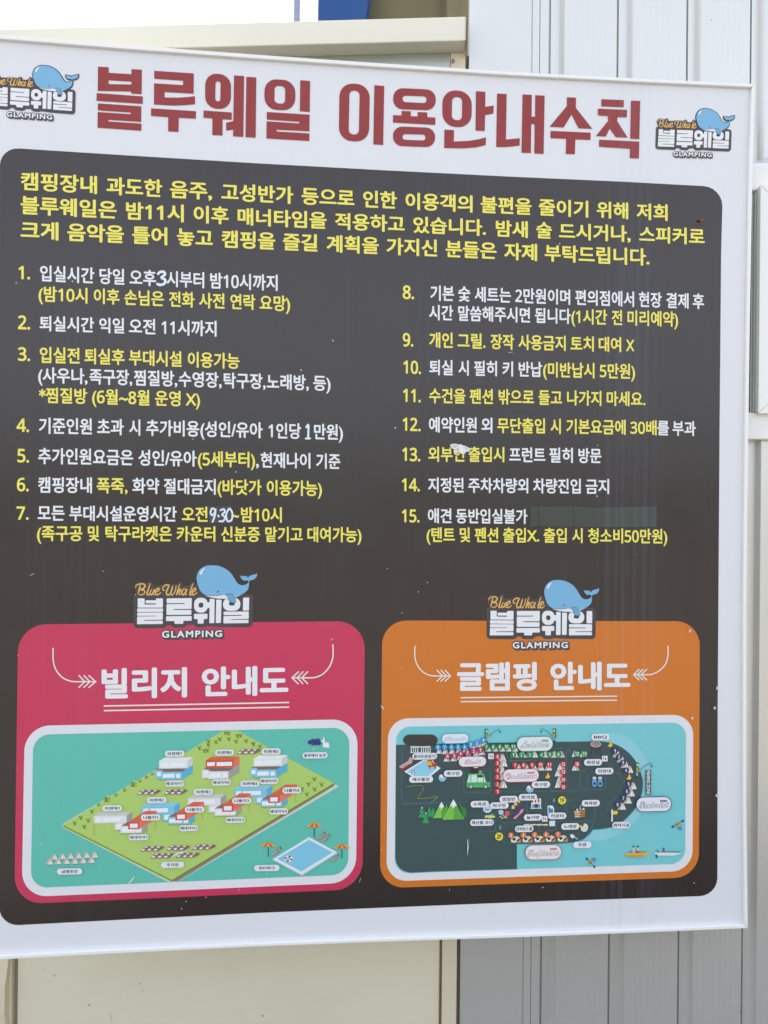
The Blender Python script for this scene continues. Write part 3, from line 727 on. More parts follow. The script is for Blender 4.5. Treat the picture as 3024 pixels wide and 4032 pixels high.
GL = [[(78,262),(172,262),(172,345),(326,345),(326,330),(185,330),(185,288),(326,288),(326,262),(421,262),(421,388),(78,388)], [(72,398),(424,398),(424,446),(72,446)],
      [(72,455),(421,453),(421,552),(166,556),(166,566),(421,564),(421,610),(70,614),(72,508),(326,505),(326,498),(72,500)],
      [(472,262),(812,258),(812,405),(567,408),(567,420),(809,418),(809,484),(470,488),(470,342),(718,338),(718,326),(472,329)],
      [(466,505),(814,500),(814,566),(700,568),(700,608),(580,609),(580,570),(466,571)],
      [(845,472),(1028,470),(1028,541),(978,542),(978,604),(895,606),(895,543),(845,543)],
      [(1056,267),(1124,270),(1122,598),(1053,600),(1056,394),(1020,394),(1020,316),(1056,316)], [(1144,277),(1218,280),(1212,596),(1142,598)],
      [(1510,252),(1593,250),(1592,427),(1508,427)], [(1247,442),(1590,440),(1590,540),(1340,545),(1340,553),(1588,552),(1588,598),(1246,602),(1247,502),(1496,498),(1496,487),(1247,490)]]
def soft(p): return rounded([(x, y, 10) for x, y in p], n=3)
def logo(quad, on_white, label):
    f = to_quad(quad)
    l8 = lambda p: f(L8(p)); w7 = lambda p: f(W7(p))
    b = Ink(L_TEXT, .000006)
    b.poly(rounded(BASE, n=4), P_badge, tr=l8)
    b.fat(WH, P_badge, 30 if on_white else 7, w7, 14)
    b.fat(BELLY, P_badge, 30 if on_white else 7, w7, 8)
    top = lambda x: 704 - 8 * (x - 410) / 822; bot = lambda x: 797 - 12 * (x - 410) / 822
    gx = dict(rx=.15, ry=.13, y0=0, y1=.682, spacing=1.22, tr=l8, n=12)
    for sh in ((0, 0), (.05, -.06), (.10, -.12)):
        b.glyphs('GLAMPING', 410 - 14, 1232 + 14, lambda x: top(x) - 16 , lambda x: bot(x) + 16, P_badge, shift=sh, **gx)
    root = b.build('logo', BOARD); root['label'] = label
    k = Ink(L_TEXT + .0006, .000006)
    for q in GL: k.poly(soft(q), P_wht, tr=l8)
    k.poly(rounded([(845,253),(1030,253),(1030,456),(845,456)], 80), P_wht, [rounded([(907,320),(970,320),(970,388),(907,388)], 24)], l8)
    k.poly(rounded([(1238,256),(1474,256),(1474,430),(1238,430)], 80), P_wht, [rounded([(1318,312),(1397,312),(1397,360),(1318,360)], 22)], l8)
    k.glyphs('GLAMPING', 410, 1232, top, bot, P_wht, rx=.034, ry=.03, y0=0, y1=.682, spacing=1.22, tr=l8)
    k.build('block_lettering', root)
    k = Ink(L_TEXT + .0006)
    for s in SCRIPT:
        k.line(smooth_line(s, 5), 17, P_gold, l8, taper=lambda t: .72 + .5 * math.sin(math.pi * t))
    k.build('script_lettering', root)
    k = Ink(L_TEXT + .0009)
    k.fat(BELLY, P_badge, 7, w7, 8); k.fat(FLIP, P_badge, 9, w7, 8)
    k.poly(BELLY, P_belly, tr=w7); k.poly(WH, P_whale, tr=w7)
    k.line(smooth_line([(452,766),(560,778),(700,780),(790,764),(800,744)], 4), 9, P_badge, w7); k.line([(790,748),(820,774)], 9, P_badge, w7)
    k.fat(FLIP, P_badge, 9, w7, 8); k.poly(FLIP, P_flip, tr=w7)
    k.poly(smooth_line([(465,195),(432,202),(382,240),(345,312),(390,328),(412,266)], 3, True), P_wht, tr=w7)
    k.poly(ellipse(742, 698, 23), P_badge, tr=w7); k.poly(ellipse(750, 704, 8), P_wht, tr=w7)
    k.build('whale_emblem', root)
logo(Q0, False, 'whale logo over the pink map card')
logo([(1928.8, 2404.2), (2330.4, 2405.4), (2330.4, 2502), (1928.2, 2500.8)], False, 'whale logo over the orange map card')
logo([(2591.5, 509.6), (2869.7, 518.9), (2867.7, 587), (2589, 577.5)], True, 'small whale logo right of the red title')
logo([(-44.5, 339.7), (285.9, 363.7), (285, 439.5), (-45.5, 414.7)], True, 'small whale logo left of the red title, cut by the photo edge')

# ---- the two map cards
M_line = mat('cream line ink', (.78, .77, .72), .4, .4, raw=True)
def card(outer, r, ink, label):
    k = Ink(L_CARD); k.poly(rounded(outer, r, 10), ink); o = k.build('map_card', BOARD); o['label'] = label; return o
def border(o, outer, r, inner, r2, bgm):
    k = Ink(L_CARD + .00015); k.poly(rounded(outer, r, 10), P_white); k.build('map_border', o)
    k = Ink(L_CARD + .0003); k.poly(rounded(inner, r2, 10), bgm); return k.build('map_background', o)
def arrow(o, t, path, chev, wd_):
    k = Ink(L_TEXT); tr = T(*TL[t])
    k.line(smooth_line(path, 6), wd_, M_line, tr); k.caps(path, wd_, M_line, tr)
    for c in chev: k.line(c, wd_, M_line, tr); k.caps(c, wd_, M_line, tr)
    k.build('arrow', o)
def heading(o, spec, ref):
    k = Ink(L_TEXT, .000006); words(k, [(*s, P_wht) for s in spec], ref, .040, .034); k.build('heading_lettering', o)
def under(o, ls, h):
    k = Ink(L_TEXT)
    for (t0, x0, y0), (t1, x1, y1) in ls:
        a, b = (PX(t0, x0), PY(t0, y0)), (PX(t1, x1), PY(t1, y1)); k.poly([(a[0], a[1] - h / 2), (b[0], b[1] - h / 2), (b[0], b[1] + h / 2), (a[0], a[1] + h / 2)], M_line)
    k.build('underline', o)
P_teal = print_mat('teal map ink', (92, 190, 172), .36, .12, .5)
P_aqua = print_mat('aqua map ink', (116, 200, 206), .36, .15, .6)
pink = card([(72, 2459), (1437, 2445), (1427, 3500), (57, 3560)], 110, P_pink, 'pink map card with a green isometric village map')
border(pink, [(98, 2858), (1408.5, 2831), (1401.5, 3474), (86, 3532)], 100, [(131, 2892), (1376, 2864), (1371, 3443), (122, 3496)], 66, P_teal)
heading(pink, [('U',659,'U',1213,'빌리지'),('U',1307,'V',717,'안내도')], [('U',800,707,907),('U',1000,705,902),('U',1200,702,899),('V',500,694,889)])
under(pink, [(('U',673,954),('V',722,931)), (('U',673,984),('V',722,961))], 5.6)
arrow(pink, 'U', [(345,580),(345,650),(360,712),(400,765),(448,790),(490,796),(560,796),(620,796)], [[(513,757),(550,796),(513,833)],[(545,757),(584,796),(545,833)],[(577,757),(621,796),(577,833)]], 8.5)
arrow(pink, 'V', [(1005,557),(1005,635),(985,695),(945,743),(905,764),(868,771),(800,771),(740,771)], [[(782,733),(740,771),(780,810)],[(812,732),(773,771),(810,809)],[(842,732),(803,771),(841,808)]], 8.5)
orange = card([(1505, 2443), (2755, 2446), (2751, 3453), (1496, 3497)], 95, P_oran, 'orange map card with a dark green campsite map')
border(orange, [(1528, 2829), (2729, 2813.5), (2726, 3428), (1521.5, 3470)], 80, [(1559.5, 2861), (2701, 2844), (2697, 3400), (1553, 3438)], 56, P_aqua)
heading(orange, [('W',575,'W',1093,'글램핑'),('W',1178,'X',766,'안내도')], [('W',640,669,858),('W',900,668,857),('W',1320,667,854),('X',570,666,853)])
under(orange, [(('W',599,900),('W',1611,890)), (('W',599,926),('W',1611,916))], 4.8)
arrow(orange, 'W', [(302,567),(302,635),(318,690),(355,734),(395,754),(428,759),(480,759),(532,759)], [[(445,722),(480,759),(445,793)],[(470,722),(507,759),(470,793)],[(498,722),(533,759),(498,793)]], 7.5)
arrow(orange, 'X', [(1010,566),(1010,622),(995,680),(955,724),(910,747),(880,751),(830,751),(787,751)], [[(822,717),(787,751),(822,785)],[(848,717),(810,751),(848,785)],[(872,717),(835,751),(872,785)]], 7.5)

# ---- shared bits of the maps
Mw = C(226, 228, 232); Mtext = C(40, 38, 46)
def pill(o, t, x, y, wd_, ht, text, off=None, tm=None, name='name_tag', tail=0):
    tr = T(*TL_M[t]); k = Ink(L_PILL if off is None else off, .000006)
    k.poly(rrect(x, y, wd_, ht, ht * .48, .018), Mw, tr=tr)
    n = len(text); lat = text.isascii()
    hw = min(wd_ * .44, (n - .35 * sum(c in '0123456789() ' for c in text)) * ht * .335)
    ty, by = (y - ht * .26, y + ht * .28) if not lat else (y - ht * .22, y + ht * .22)
    k.glyphs(text, x - hw, x + hw, lambda q: ty - (q - x) * .018, lambda q: by - (q - x) * .018, tm or Mtext, .03, .02, *((0, .682) if lat else (-.079, .827)), tr=tr, n=4)
    return k.build(name, o)
TL_M = {'P': (0, 2800), 'R': (800, 2800), 'O': (1500, 2800), 'S': (2016, 2800), 'M2': (480, 2850), 'N1': (1540, 2840), 'N2': (1920, 2840), 'N3': (2300, 2840), 'N4': (1540, 3120), 'N5': (1920, 3120), 'N6': (2300, 3120)}
k395 = 1659 / 420
tP, tR, tO, tS = (T(*TL_M[q]) for q in 'PROS')
class Art:
    """one drawn item of a map = one mesh"""
    n = 0; off = L_ART
    def __init__(self, o, name, tr, base=None):
        Art.n += 1; self.own = base is not None
        self.k = Ink(base if self.own else Art.off, .000008 if self.own else .000001); self.o, self.name, self.tr = o, name, tr
    def p(self, pts, c, holes=()): self.k.poly(pts, C(*c), holes, self.tr); return self
    def l(self, pts, wd_, c): self.k.line(pts, wd_, C(*c), self.tr); return self
    def done(self):
        if not self.own: Art.off = self.k.off + .000001
        return self.k.build(self.name, self.o)

# ---- pink card: the village
a = Art(pink, 'drawn_island', tP, L_CARD + .0005)
a.p([(402,750),(410,728),(1445,128),(1540,125),(2164,470),(2196,487),(1155,1102),(1090,1105)], (205, 208, 196))
a.p([(1118,1100),(2150,478),(2168,482),(1150,1102)], (140, 128, 112)); a.p([(410,735),(1115,1090),(1110,1103),(408,748)], (136, 160, 58))
a.p([(1115,1085),(2164,462),(2166,476),(1112,1103)], (110, 130, 46))
a.p([(410,735),(1445,128),(1540,125),(2164,466),(1115,1092)], (174, 206, 110)).done()
def tree_(x, y, tr=tP, s=1.0):
    a = Art(pink, 'drawn_tree', tr)
    a.p(ellipse(x + 2, y + 12 * s, 12 * s, 4 * s, 10), (132, 156, 70)); a.p([(x - 2, y), (x + 2, y), (x + 2, y + 12 * s), (x - 2, y + 12 * s)], (96, 84, 40))
    a.p(smooth_line([(x - 14 * s, y - 10 * s), (x, y - 4 * s), (x + 12 * s, y - 14 * s), (x + 10 * s, y), (x, y + 7 * s), (x - 9 * s, y + 1)], 3, True), (112, 124, 44))
    a.p([(x, y - 4 * s), (x + 11 * s, y - 12 * s), (x + 8 * s, y + 2)], (150, 160, 70)); a.done()
for q in ((1462,138),(1482,140),(1538,157),(1558,155),(1425,178),(1483,177),(1400,197),(1350,215),(1352,192),(1530,193),(1595,190),(1293,236),(1325,253),(1345,250),(1642,210),(597,647),(525,688),(573,704),(485,722),(547,745)): tree_(*q)
for q in ((326,207),(368,226),(720,437),(683,470),(767,472),(722,502),(672,535),(640,503)): tree_(*q, tr=tR)
def hedge(x, y, s):
    a = Art(pink, 'drawn_hedge', tP); a.p([(x - s * 1.6, y + s), (x - s, y + s * .4), (x, y + s * 1.2)], (120, 140, 50))
    a.p([(x - s, y - s), (x, y - s * .6), (x, y + s * 1.2), (x - s, y + s)], (112, 138, 48)); a.p([(x, y - s * .6), (x + s, y - s), (x + s, y + s), (x, y + s * 1.2)], (150, 178, 80))
    a.p([(x - s, y - s), (x, y - s * 1.4), (x + s, y - s), (x, y - s * .6)], (184, 206, 112)); a.done()
for x, y, s in ((1022,372,9),(991,405,9),(952,425,10),(910,451,9),(870,470,17),(812,508,10),(755,541,9),(698,568,17),(643,604,9)): hedge(x, y, s)
WHT = ((226,230,226), (206,212,208), (232,236,234)); GRY = ((222,224,222), (160,160,154), (198,202,196)); BLU = ((126,196,220), (88,178,212), (140,204,224)); RED = ((206,84,56), (228,120,96), (214,104,72))
GLS = (234, 238, 244)
def boxed(a, x, y, wd_, h, dx, dy, cols, wins=()):
    a.p([(x, y), (x + dx, y + dy), (x + wd_ + dx, y + dy - wd_ * .01), (x + wd_, y - wd_ * .02)], cols[2])
    a.p([(x + wd_, y - wd_ * .02), (x + wd_ + dx, y + dy - wd_ * .01), (x + wd_ + dx, y + dy + h), (x + wd_, y + h - wd_ * .02)], cols[1])
    for i in range(1, 5):
        t = i / 5
        a.l([(x + wd_ + dx * t, y + dy * t), (x + wd_ + dx * t, y + h + dy * t)], 1.4, tuple(int(c * .9) for c in cols[1]))
    a.p([(x, y), (x + wd_, y - wd_ * .02), (x + wd_, y + h - wd_ * .02), (x, y + h)], cols[0])
    for u0, u1, v0, v1 in wins:
        a.p([(x + wd_ * u0, y + h * v0), (x + wd_ * u1, y + h * v0 - wd_ * .015), (x + wd_ * u1, y + h * v1 - wd_ * .015), (x + wd_ * u0, y + h * v1)], GLS)
def two_storey(dx, dy, up, lo):
    a = Art(pink, 'drawn_cabin', tP); s = K / k395
    q = lambda x, y: (790 + x * s + dx, 82.3 + y * s + dy)
    def bx(x, y, wd_, h, ex, ey, cols, wins): X, Y_ = q(x, y); boxed(a, X, Y_, wd_ * s, h * s, ex * s, ey * s, cols, wins)
    sh = [q(x, y) for x, y in ((522,852),(610,880),(935,866),(1105,762),(1105,740),(600,840))]; a.p(sh, (142, 170, 84))
    bx(522, 722, 100, 130, 40, -20, lo, ((.25, .95, .2, .68),))
    bx(610, 746, 325, 120, 170, -108, lo, ((.08, .64, .25, .76), (.72, .92, .25, .76)))
    a.p([q(x, y) for x, y in ((545,716),(580,690),(1012,690),(935,742),(640,745),(640,718))], (128, 106, 98))
    bx(580, 577, 436, 118, 88, -56, up, ((.05, .33, .25, .75), (.39, .94, .22, .74)))
    a.done()
two_storey(0, 0, WHT, BLU); two_storey(302, -4, RED, GRY); two_storey(612, -14.5, WHT, BLU)
def stack(dx, dy, up, lo):
    a = Art(pink, 'drawn_cabin', tP); m = lambda pts: [(x + dx, y + dy) for x, y in pts]
    a.p(m([(747,768),(745,774),(786,774),(783,798),(922,792),(958,770),(955,760)]), (146, 172, 88))
    boxed(a, 745 + dx, 726 + dy, 100, 42, 20, -12, lo, ((.14, .5, .1, .8),))
    boxed(a, 610 + dx, 677 + dy, 212, 48, 36, -26, up, ((.06, .22, .25, .8), (.27, .82, .22, .76)))
    a.l(m([(611,725),(611,804)]), 5, (206, 178, 52)); a.l(m([(1007,690),(1007,760)]), 5, (206, 178, 52))
    boxed(a, 783 + dx, 743 + dy, 137, 46, 36, -24, lo, ((.06, .66, .25, .8), (.75, .95, .3, .8)))
    a.p(m([(784,742),(832,714),(905,714),(905,740)]), (128, 106, 98))
    boxed(a, 832 + dx, 718 + dy, 73, 46, 113, -74, RED, ((.16, .84, .2, .8),))
    a.done()
stack(907, -170, BLU, BLU); stack(608, -113, GRY, GRY); stack(306, -58, BLU, BLU); stack(0, 0, GRY, GRY)
def cars(x, y, tr=tP):
    a = Art(pink, 'drawn_car_row', tr)
    for i in range(3):
        q = x - 44 + i * 40; a.p(smooth_line([(q - 25, y + 12), (q + 4, y - 14), (q + 30, y - 16), (q + 48, y - 6), (q + 8, y + 16), (q - 18, y + 19)], 3, True), (132, 104, 96))
        a.p([(q - 24, y + 8), (q - 8, y), (q + 6, y + 4), (q - 8, y + 16)], (228, 226, 224)); a.p([(q - 2, y - 6), (q + 6, y - 14), (q + 24, y - 15), (q + 14, y - 4)], (222, 220, 218))
    a.done()
for q in ((960,523),(1133,521),(982,888),(1150,883),(1317,878),(1048,934),(1212,930)): cars(*q)
cars(290, 259, tR)
def tent(o, x, y, s, tr, side=-1, name='drawn_tent', base=None):
    a = Art(o, name, tr, base)
    a.p([(x, y - s), (x + side * s * .55, y - s), (x + side * s * 1.35, y + s * .55), (x + side * s * .2, y + s * .6)], (184, 182, 172))
    a.p([(x - s * .62, y + s * .72), (x + s * .62, y + s * .68), (x + s * .62, y + s * .5), (x - s * .62, y + s * .5)], (92, 76, 66))
    a.p([(x, y - s), (x + s * .62, y + s * .52), (x - s * .62, y + s * .58)], (232, 232, 226)); a.l([(x, y - s * .9), (x, y + s * .58)], s * .07, (110, 100, 92)); a.done()
for i in range(6): tent(pink, 360 + i * 52, 946 - i * 2.6, 25, tP)
for i in range(6): tent(pink, 330 + i * 54, 978 - i * 2, 25, tP)
a = Art(pink, 'drawn_pool', tR); a.p([(450,957),(686,813),(870,912),(640,1058)], (222, 230, 236)); a.p([(450,957),(640,1058),(870,912),(870,918),(640,1066),(450,963)], (176, 190, 190)); a.p([(482,954),(686,832),(838,913),(637,1036)], (128, 196, 224)).done()
a = Art(pink, 'drawn_swim_ring', tR); a.p(ellipse(554, 954, 30, 21), (226, 226, 226), [ellipse(554, 953, 12, 8)])
for i in range(4):
    t = i * math.pi / 2 + .3; a.p([(554 + r_ * 1.42 * math.cos(t + d), 954 + r_ * math.sin(t + d)) for r_, d in ((9, -.3), (20.5, -.3), (20.5, .35), (9, .35))], (110, 50, 52))
a.done()
def parasol(x, y, pole):
    a = Art(pink, 'drawn_parasol', tR); a.l([(x, y), (x, pole)], 5, (40, 84, 66)); A_, B_ = y - 2, y + 33
    xs = [-55, -33, -11, 11, 33, 55]
    for i in range(5): a.p([(x, A_), (x + xs[i], B_ - (5 if i == 0 else 0)), (x + xs[i + 1], B_ - (5 if i == 4 else 0))], ((222, 168, 76), (204, 90, 52))[i % 2])
    a.done()
parasol(720, 717, 815); parasol(422, 843, 942); parasol(899, 855, 952)
def lounger(o, x, y, s, tr, name='drawn_lounger'):
    a = Art(o, name, tr); pts = [(-42, 24), (-30, 33), (10, 10), (34, -18), (22, -32), (0, -6)]
    a.p([(x + px * s, y + py * s) for px, py in pts], (136, 62, 62))
    for i in range(6):
        t = i / 6; A_ = (-38 + 40 * t, 22 - 28 * t); B_ = (-28 + 40 * t, 28 - 24 * t); a.l([(x + A_[0] * s, y + A_[1] * s), (x + B_[0] * s, y + B_[1] * s)], 4 * s, (232, 208, 204))
    for i in range(3):
        t = i / 3; a.l([(x + (4 + 18 * t) * s, y + (-8 - 20 * t) * s), (x + (13 + 18 * t) * s, y + (2 - 20 * t) * s)], 4 * s, (232, 208, 204))
    a.done()
for q in ((768,806,.85),(798,820,.85),(478,904,.95),(858,950,.8)): lounger(pink, *q, tR)
a = Art(pink, 'drawn_blueberries', tR)
for i, (x, y) in enumerate(((692,200),(710,190),(728,192),(744,188),(750,206),(712,208),(732,206))): a.p(ellipse(x, y, 14, 13, 12), ((48, 52, 110), (60, 62, 132))[i % 2])
a.done()
a = Art(pink, 'drawn_rabbit', tR); a.p(ellipse(798, 216, 20, 17), (232, 236, 236)); a.p(ellipse(779, 192, 12, 10), (232, 236, 236)); a.p(ellipse(781, 178, 5, 13), (232, 236, 236)); a.p([(776,200),(800,205),(788,232),(776,232)], (232, 236, 236)); a.p([(786,234),(822,234),(816,222)], (232, 236, 236)).done()
a = Art(pink, 'drawn_direction_arrow', tR); a.l([(716,262),(716,236)], 2, (200, 226, 216)); a.l([(708,246),(716,236),(724,246)], 2, (200, 226, 216)).done()
a = Art(pink, 'drawn_direction_arrow', tR); a.l([(414,1034),(414,1056)], 2, (200, 226, 216)); a.l([(404,1047),(414,1057),(424,1047)], 2, (200, 226, 216)).done()
for x, y in ((1018, 993), (350, 1037)):
    a = Art(pink, 'drawn_direction_arrow', tP); a.l([(x, y), (x + 28, y - 1)], 2, (205, 220, 150)); a.l([(x + 8, y - 7), (x, y), (x + 8, y + 7)], 2, (205, 220, 150)).done()
for x, y, wd_, t in ((1135,271,126,'피렌체7'),(1456,264,124,'피렌체6'),(1134,464,126,'베네치아7'),(1436,457,124,'베네치아6'),(1320,518,126,'피렌체3'),(1019,571,126,'피렌체2'),(731,624,128,'피렌체1'),(979,683,126,'나폴리1'),
                     (1263,632,126,'나폴리2'),(1568,575,124,'나폴리3'),(901,811,128,'베네치아1'),(1226,752,124,'베네치아2'),(1526,699,124,'베네치아3'),(456,1032,163,'글램핑장'),(1121,989,150,'주차장')): pill(pink, 'P', x, y, wd_, 39, t)
for x, y, wd_, t in ((441,257,124,'피렌체5'),(428,447,124,'베네치아5'),(304,465,124,'피렌체4'),(575,508,122,'나폴리4'),(490,644,122,'베네치아4'),(725,282,162,'블루베리 농장'),(413,1010,164,'워터파크')): pill(pink, 'R', x, y, wd_, 40, t)

# ---- orange card: the campsite
LAND = (62, 84, 86); ROAD = (78, 112, 118)
a = Art(orange, 'drawn_shallows', tS, L_CARD + .0004)
ring_ = smooth_line([(560,140),(700,150),(800,215),(870,320),(895,430),(885,540),(845,650),(770,740),(680,800),(590,835),(500,838)], 4)
a.p(ring_ + [(440,836),(500,800),(520,765),(600,758),(680,735),(740,690),(800,620),(835,540),(845,460),(830,390),(790,310),(720,240),(640,204),(560,196)], (142, 204, 214)).done()
a = Art(orange, 'drawn_land', tS, L_CARD + .00045)
land = [(-752,218),(-400,208),(100,200),(440,196)] + smooth_line([(560,194),(645,206),(722,242),(790,308),(830,388),(846,460),(836,540),(800,622),(740,690),(680,735),(600,758),(522,765)], 4) + \
       smooth_line([(522,765),(492,802),(440,835),(360,851),(200,856)], 4) + [(30,858),(30,1020),(-500,1036)] + smooth_line([(-660,1044),(-715,1025),(-748,985),(-757,940)], 4)
a.p([(x + 2, y + 5) for x, y in land], (64, 150, 158)); a.p(land, LAND).done()
a = Art(orange, 'drawn_paths', tO, L_CARD + .0006)
for pts in ([(137,216),(133,560),(146,600),(470,590),(560,586)], [(537,380),(537,520),(548,526),(700,524),(709,510),(709,380),(700,374)], [(735,330),(733,520),(830,522),(836,500)], [(836,270),(836,322),(1000,316)],
            [(852,522),(1080,518)], [(1096,440),(1098,518),(1280,514),(1290,500),(1288,380)], [(1200,250),(1202,500)], [(1210,262),(1222,250),(1228,270)], [(1360,396),(1450,396),(1456,420),(1455,500),(1440,506),(1342,508),(1338,420),(1345,402)],
            [(1300,384),(1325,384)], [(1300,394),(1325,394)], [(1300,496),(1330,496)], [(1300,508),(1330,508)], [(650,640),(648,776),(740,778)], [(948,580),(948,700)], [(1066,580),(1067,690)], [(1200,576),(1290,574),(1340,590)],
            [(1204,560),(1202,690)], [(792,722),(1362,710)], [(1135,730),(1134,770),(1000,778)], [(1210,790),(1210,830)], [(1280,790),(1280,826)], [(1010,244),(1180,240)], [(1480,270),(1465,290),(1465,345),(1500,350),(1505,400),(1550,405),(1552,440),(1575,446),(1578,520)],
            [(1530,545),(1510,552),(1508,590)], [(1500,590),(1470,600),(1468,650)], [(735,800),(780,840),(840,856)]): a.l(pts, 4, ROAD)
a.l(smooth_line([(1300,574),(1362,592),(1384,640),(1382,700),(1356,770),(1310,830)], 4), 6, ROAD); a.l(smooth_line([(760,630),(740,670),(736,720),(748,790)], 4), 5, ROAD); a.done()
a = Art(orange, 'drawn_blank_sign', tO); a.p(rounded([(170,150),(340,150),(367,172),(366,202),(340,222),(168,220),(143,200),(143,172)], 14), (62, 60, 58)).done()
def otent(x, y, s=26, side=1, tr=tO): tent(orange, x, y, s, tr, side)
for x, y in ((372,262),(412,264),(456,262),(500,256),(545,250),(590,226),(630,218),(665,210)): otent(x - 2, y, 22)
for x, y in ((418,312),(464,310),(505,300),(560,290),(610,278),(646,270)): otent(x, y, 22)
for x in (700, 745, 790, 832, 874): otent(x, 248, 20, -1)
for x in (872, 922, 966, 1000): otent(x, 284, 26, -1)
for x in (1058, 1115, 1158): otent(x, 284, 26, 1)
for x in (1248, 1300): otent(x, 280, 24, 1)
for x, y in ((792,306),(800,340),(788,384),(792,425),(798,478)): otent(x, y, 30, -1)
for x in (895, 945, 995, 1040, 1090): otent(x, 368, 26, -1)
for x, y in ((1156,362),(1140,404),(1150,446),(1140,478)): otent(x, y, 28, 1)
otent(1250, 368, 26, 1)
for x, y, sd_ in ((685,282,-1),(712,314,-1),(738,350,-1),(766,382,-1),(788,488,-1),(776,534,-1),(756,580,-1),(718,620,-1)): tent(orange, x, y, 28, tS, sd_)
def disc(x, y, c, t, tr=tO, r=19.5, tm=None):
    k = Ink(L_PILL - .0009 + (Art.n % 60) * .000008, .000004); Art.n += 1
    k.poly(ellipse(x, y, r), C(*c), tr=tr)
    h = r * .56; hw = r * .30 * (1 if len(t) == 1 else 2)
    k.glyphs(t, x - hw, x + hw, lambda q: y - h, lambda q: y + h, tm or Mw, .04, .035, 0, .714, tr=tr, n=5); k.build('number_disc', orange)
BL, MG, GN, RD, NV, ON, YL = (46,150,206), (190,64,108), (34,142,82), (200,52,54), (58,54,106), (214,120,56), (236,222,66)
for cc, lst in ((BL, ((368,231,'8'),(411,231,'7'),(455,230,'6'),(498,230,'5'),(540,229,'4'),(580,214,'3'),(620,203,'2'),(660,186,'1'))), (MG, ((430,288,'6'),(474,286,'5'),(514,271,'4'),(558,266,'3'),(599,256,'2'),(641,249,'1'))),
                (GN, ((681,229,'7'),(725,229,'8'),(767,228,'9'),(811,227,'10'),(854,227,'11'),(854,280,'1'),(907,280,'2'),(962,280,'3'),(1037,279,'4'),(1092,277,'5'),(1147,277,'6'),(1267,273,'12'),(1316,272,'13'))),
                (RD, ((753,291,'6'),(753,333,'5'),(753,378,'4'),(752,423,'3'),(752,470,'2'),(752,517,'1'),(866,347,'7'),(921,346,'8'),(976,345,'9'),(1030,343,'10'),(1087,343,'11'),(1177,340,'12'),(1177,390,'13'),(1177,439,'14'),(1177,487,'15'),(1267,339,'16'))),
                (ON, ((839,800,'3'),(920,799,'4'),(993,797,'5'),(1067,795,'6'),(1143,794,'7')))):
    for x, y, t in lst: disc(x, y, cc, t)
for x, y, t in ((662,254,'1'),(690,291,'2'),(715,330,'3'),(735,380,'4'),(751,468,'5'),(740,516,'6'),(717,561,'7'),(680,602,'8')): disc(x, y, NV, t, tS)
disc(1170, 574, YL, '1F', r=26, tm=Mtext); disc(763, 808, YL, '2F', r=26, tm=Mtext)
# zone plaques with script names
def plaque(x, y, wd_, h, c, text, sub, tr=tO, hw=.40):
    k = Ink(L_PILL + .0004, .000004); cm = C(*c)
    k.poly(rrect(x, y, wd_, h, h * .48, .02), cm, tr=tr); k.poly(rrect(x, y, wd_ - 8, h - 8, (h - 8) * .48, .02), Mw, tr=tr)
    X0, X1 = x - wd_ * hw, x + wd_ * hw; th = h * .30
    ty = lambda q: y - th + h * .06 - (q - x) * .04; by = lambda q: y + th * .75 + h * .06 - (q - x) * .04
    kw = dict(y0=0, y1=.62, tr=tr); text = script(text)
    k.glyphs(text, X0, X1, ty, by, cm, .050, .050, n=8, **kw); k.glyphs(text, X0 + 2, X1 - 2, ty, by, Mw, .010, .010, n=4, **kw)
    if sub:
        a0, a1 = x + wd_ * .18, x + wd_ * .37
        k.poly([(a0, y - h * .27), (a1, y - h * .28), (a1, y - h * .14), (a0, y - h * .13)], cm, tr=tr)
        k.glyphs(sub, a0 + 3, a1 - 3, lambda q: y - h * .25, lambda q: y - h * .15, Mw, .01, .01, tr=tr, n=3)
    k.build('zone_plaque', orange)
plaque(478, 173, 175, 66, (110, 178, 214), 'Hawaii', None); plaque(590, 322, 182, 70, (176, 48, 76), 'Bali', None, hw=.30)
plaque(993, 208, 236, 98, (34, 140, 80), 'Maldives', '몰디브존'); plaque(903, 412, 236, 88, (190, 50, 54), 'Caribbean', '캐리비안존', hw=.43)
plaque(1048, 908, 236, 98, (186, 104, 62), 'Tropicana', '트로피카나존', hw=.44); plaque(912, 598, 230, 98, (44, 62, 112), 'Santorini', '산토리니존', tS, hw=.42)
for x, y, wd_, t in ((281,288,160,'롤러장(동절기)'),(258,437,155,'해수풀장'),(465,399,119,'족구장'),(1032,471,119,'족구장'),(824,565,119,'찜질방'),(948,552,119,'편의점'),(637,597,119,'수족관'),(764,606,119,'탁구장'),
                     (651,716,153,'해산물 코너'),(981,683,118,'놀이방'),(1137,673,118,'카운터'),(924,757,119,'컨퍼런스룸'),(1222,741,117,'노래방'),(1300,860,117,'주방'),(1354,591,117,'목욕탕'),(1369,327,117,'화장실'),(1442,384,117,'전망대'),(1417,164,117,'BBQ')):
    pill(orange, 'O', x, y, wd_, 42, t, L_PILL + (Art.n % 20) * .00002)
pill(orange, 'S', 703, 733, 117, 42, '레져시설')
k = Ink(L_PILL); k.poly([(861,378),(895,377),(895,537),(861,538)], C(34, 84, 66), tr=tS)
rot = lambda p: tS((878 - (p[1] - 0), 457 + p[0]))
k.glyphs('FISHING ZONE', -76, 76, lambda q: -11, lambda q: 11, Mw, .03, .03, 0, .682, tr=rot, n=5); k.build('zone_plaque', orange)
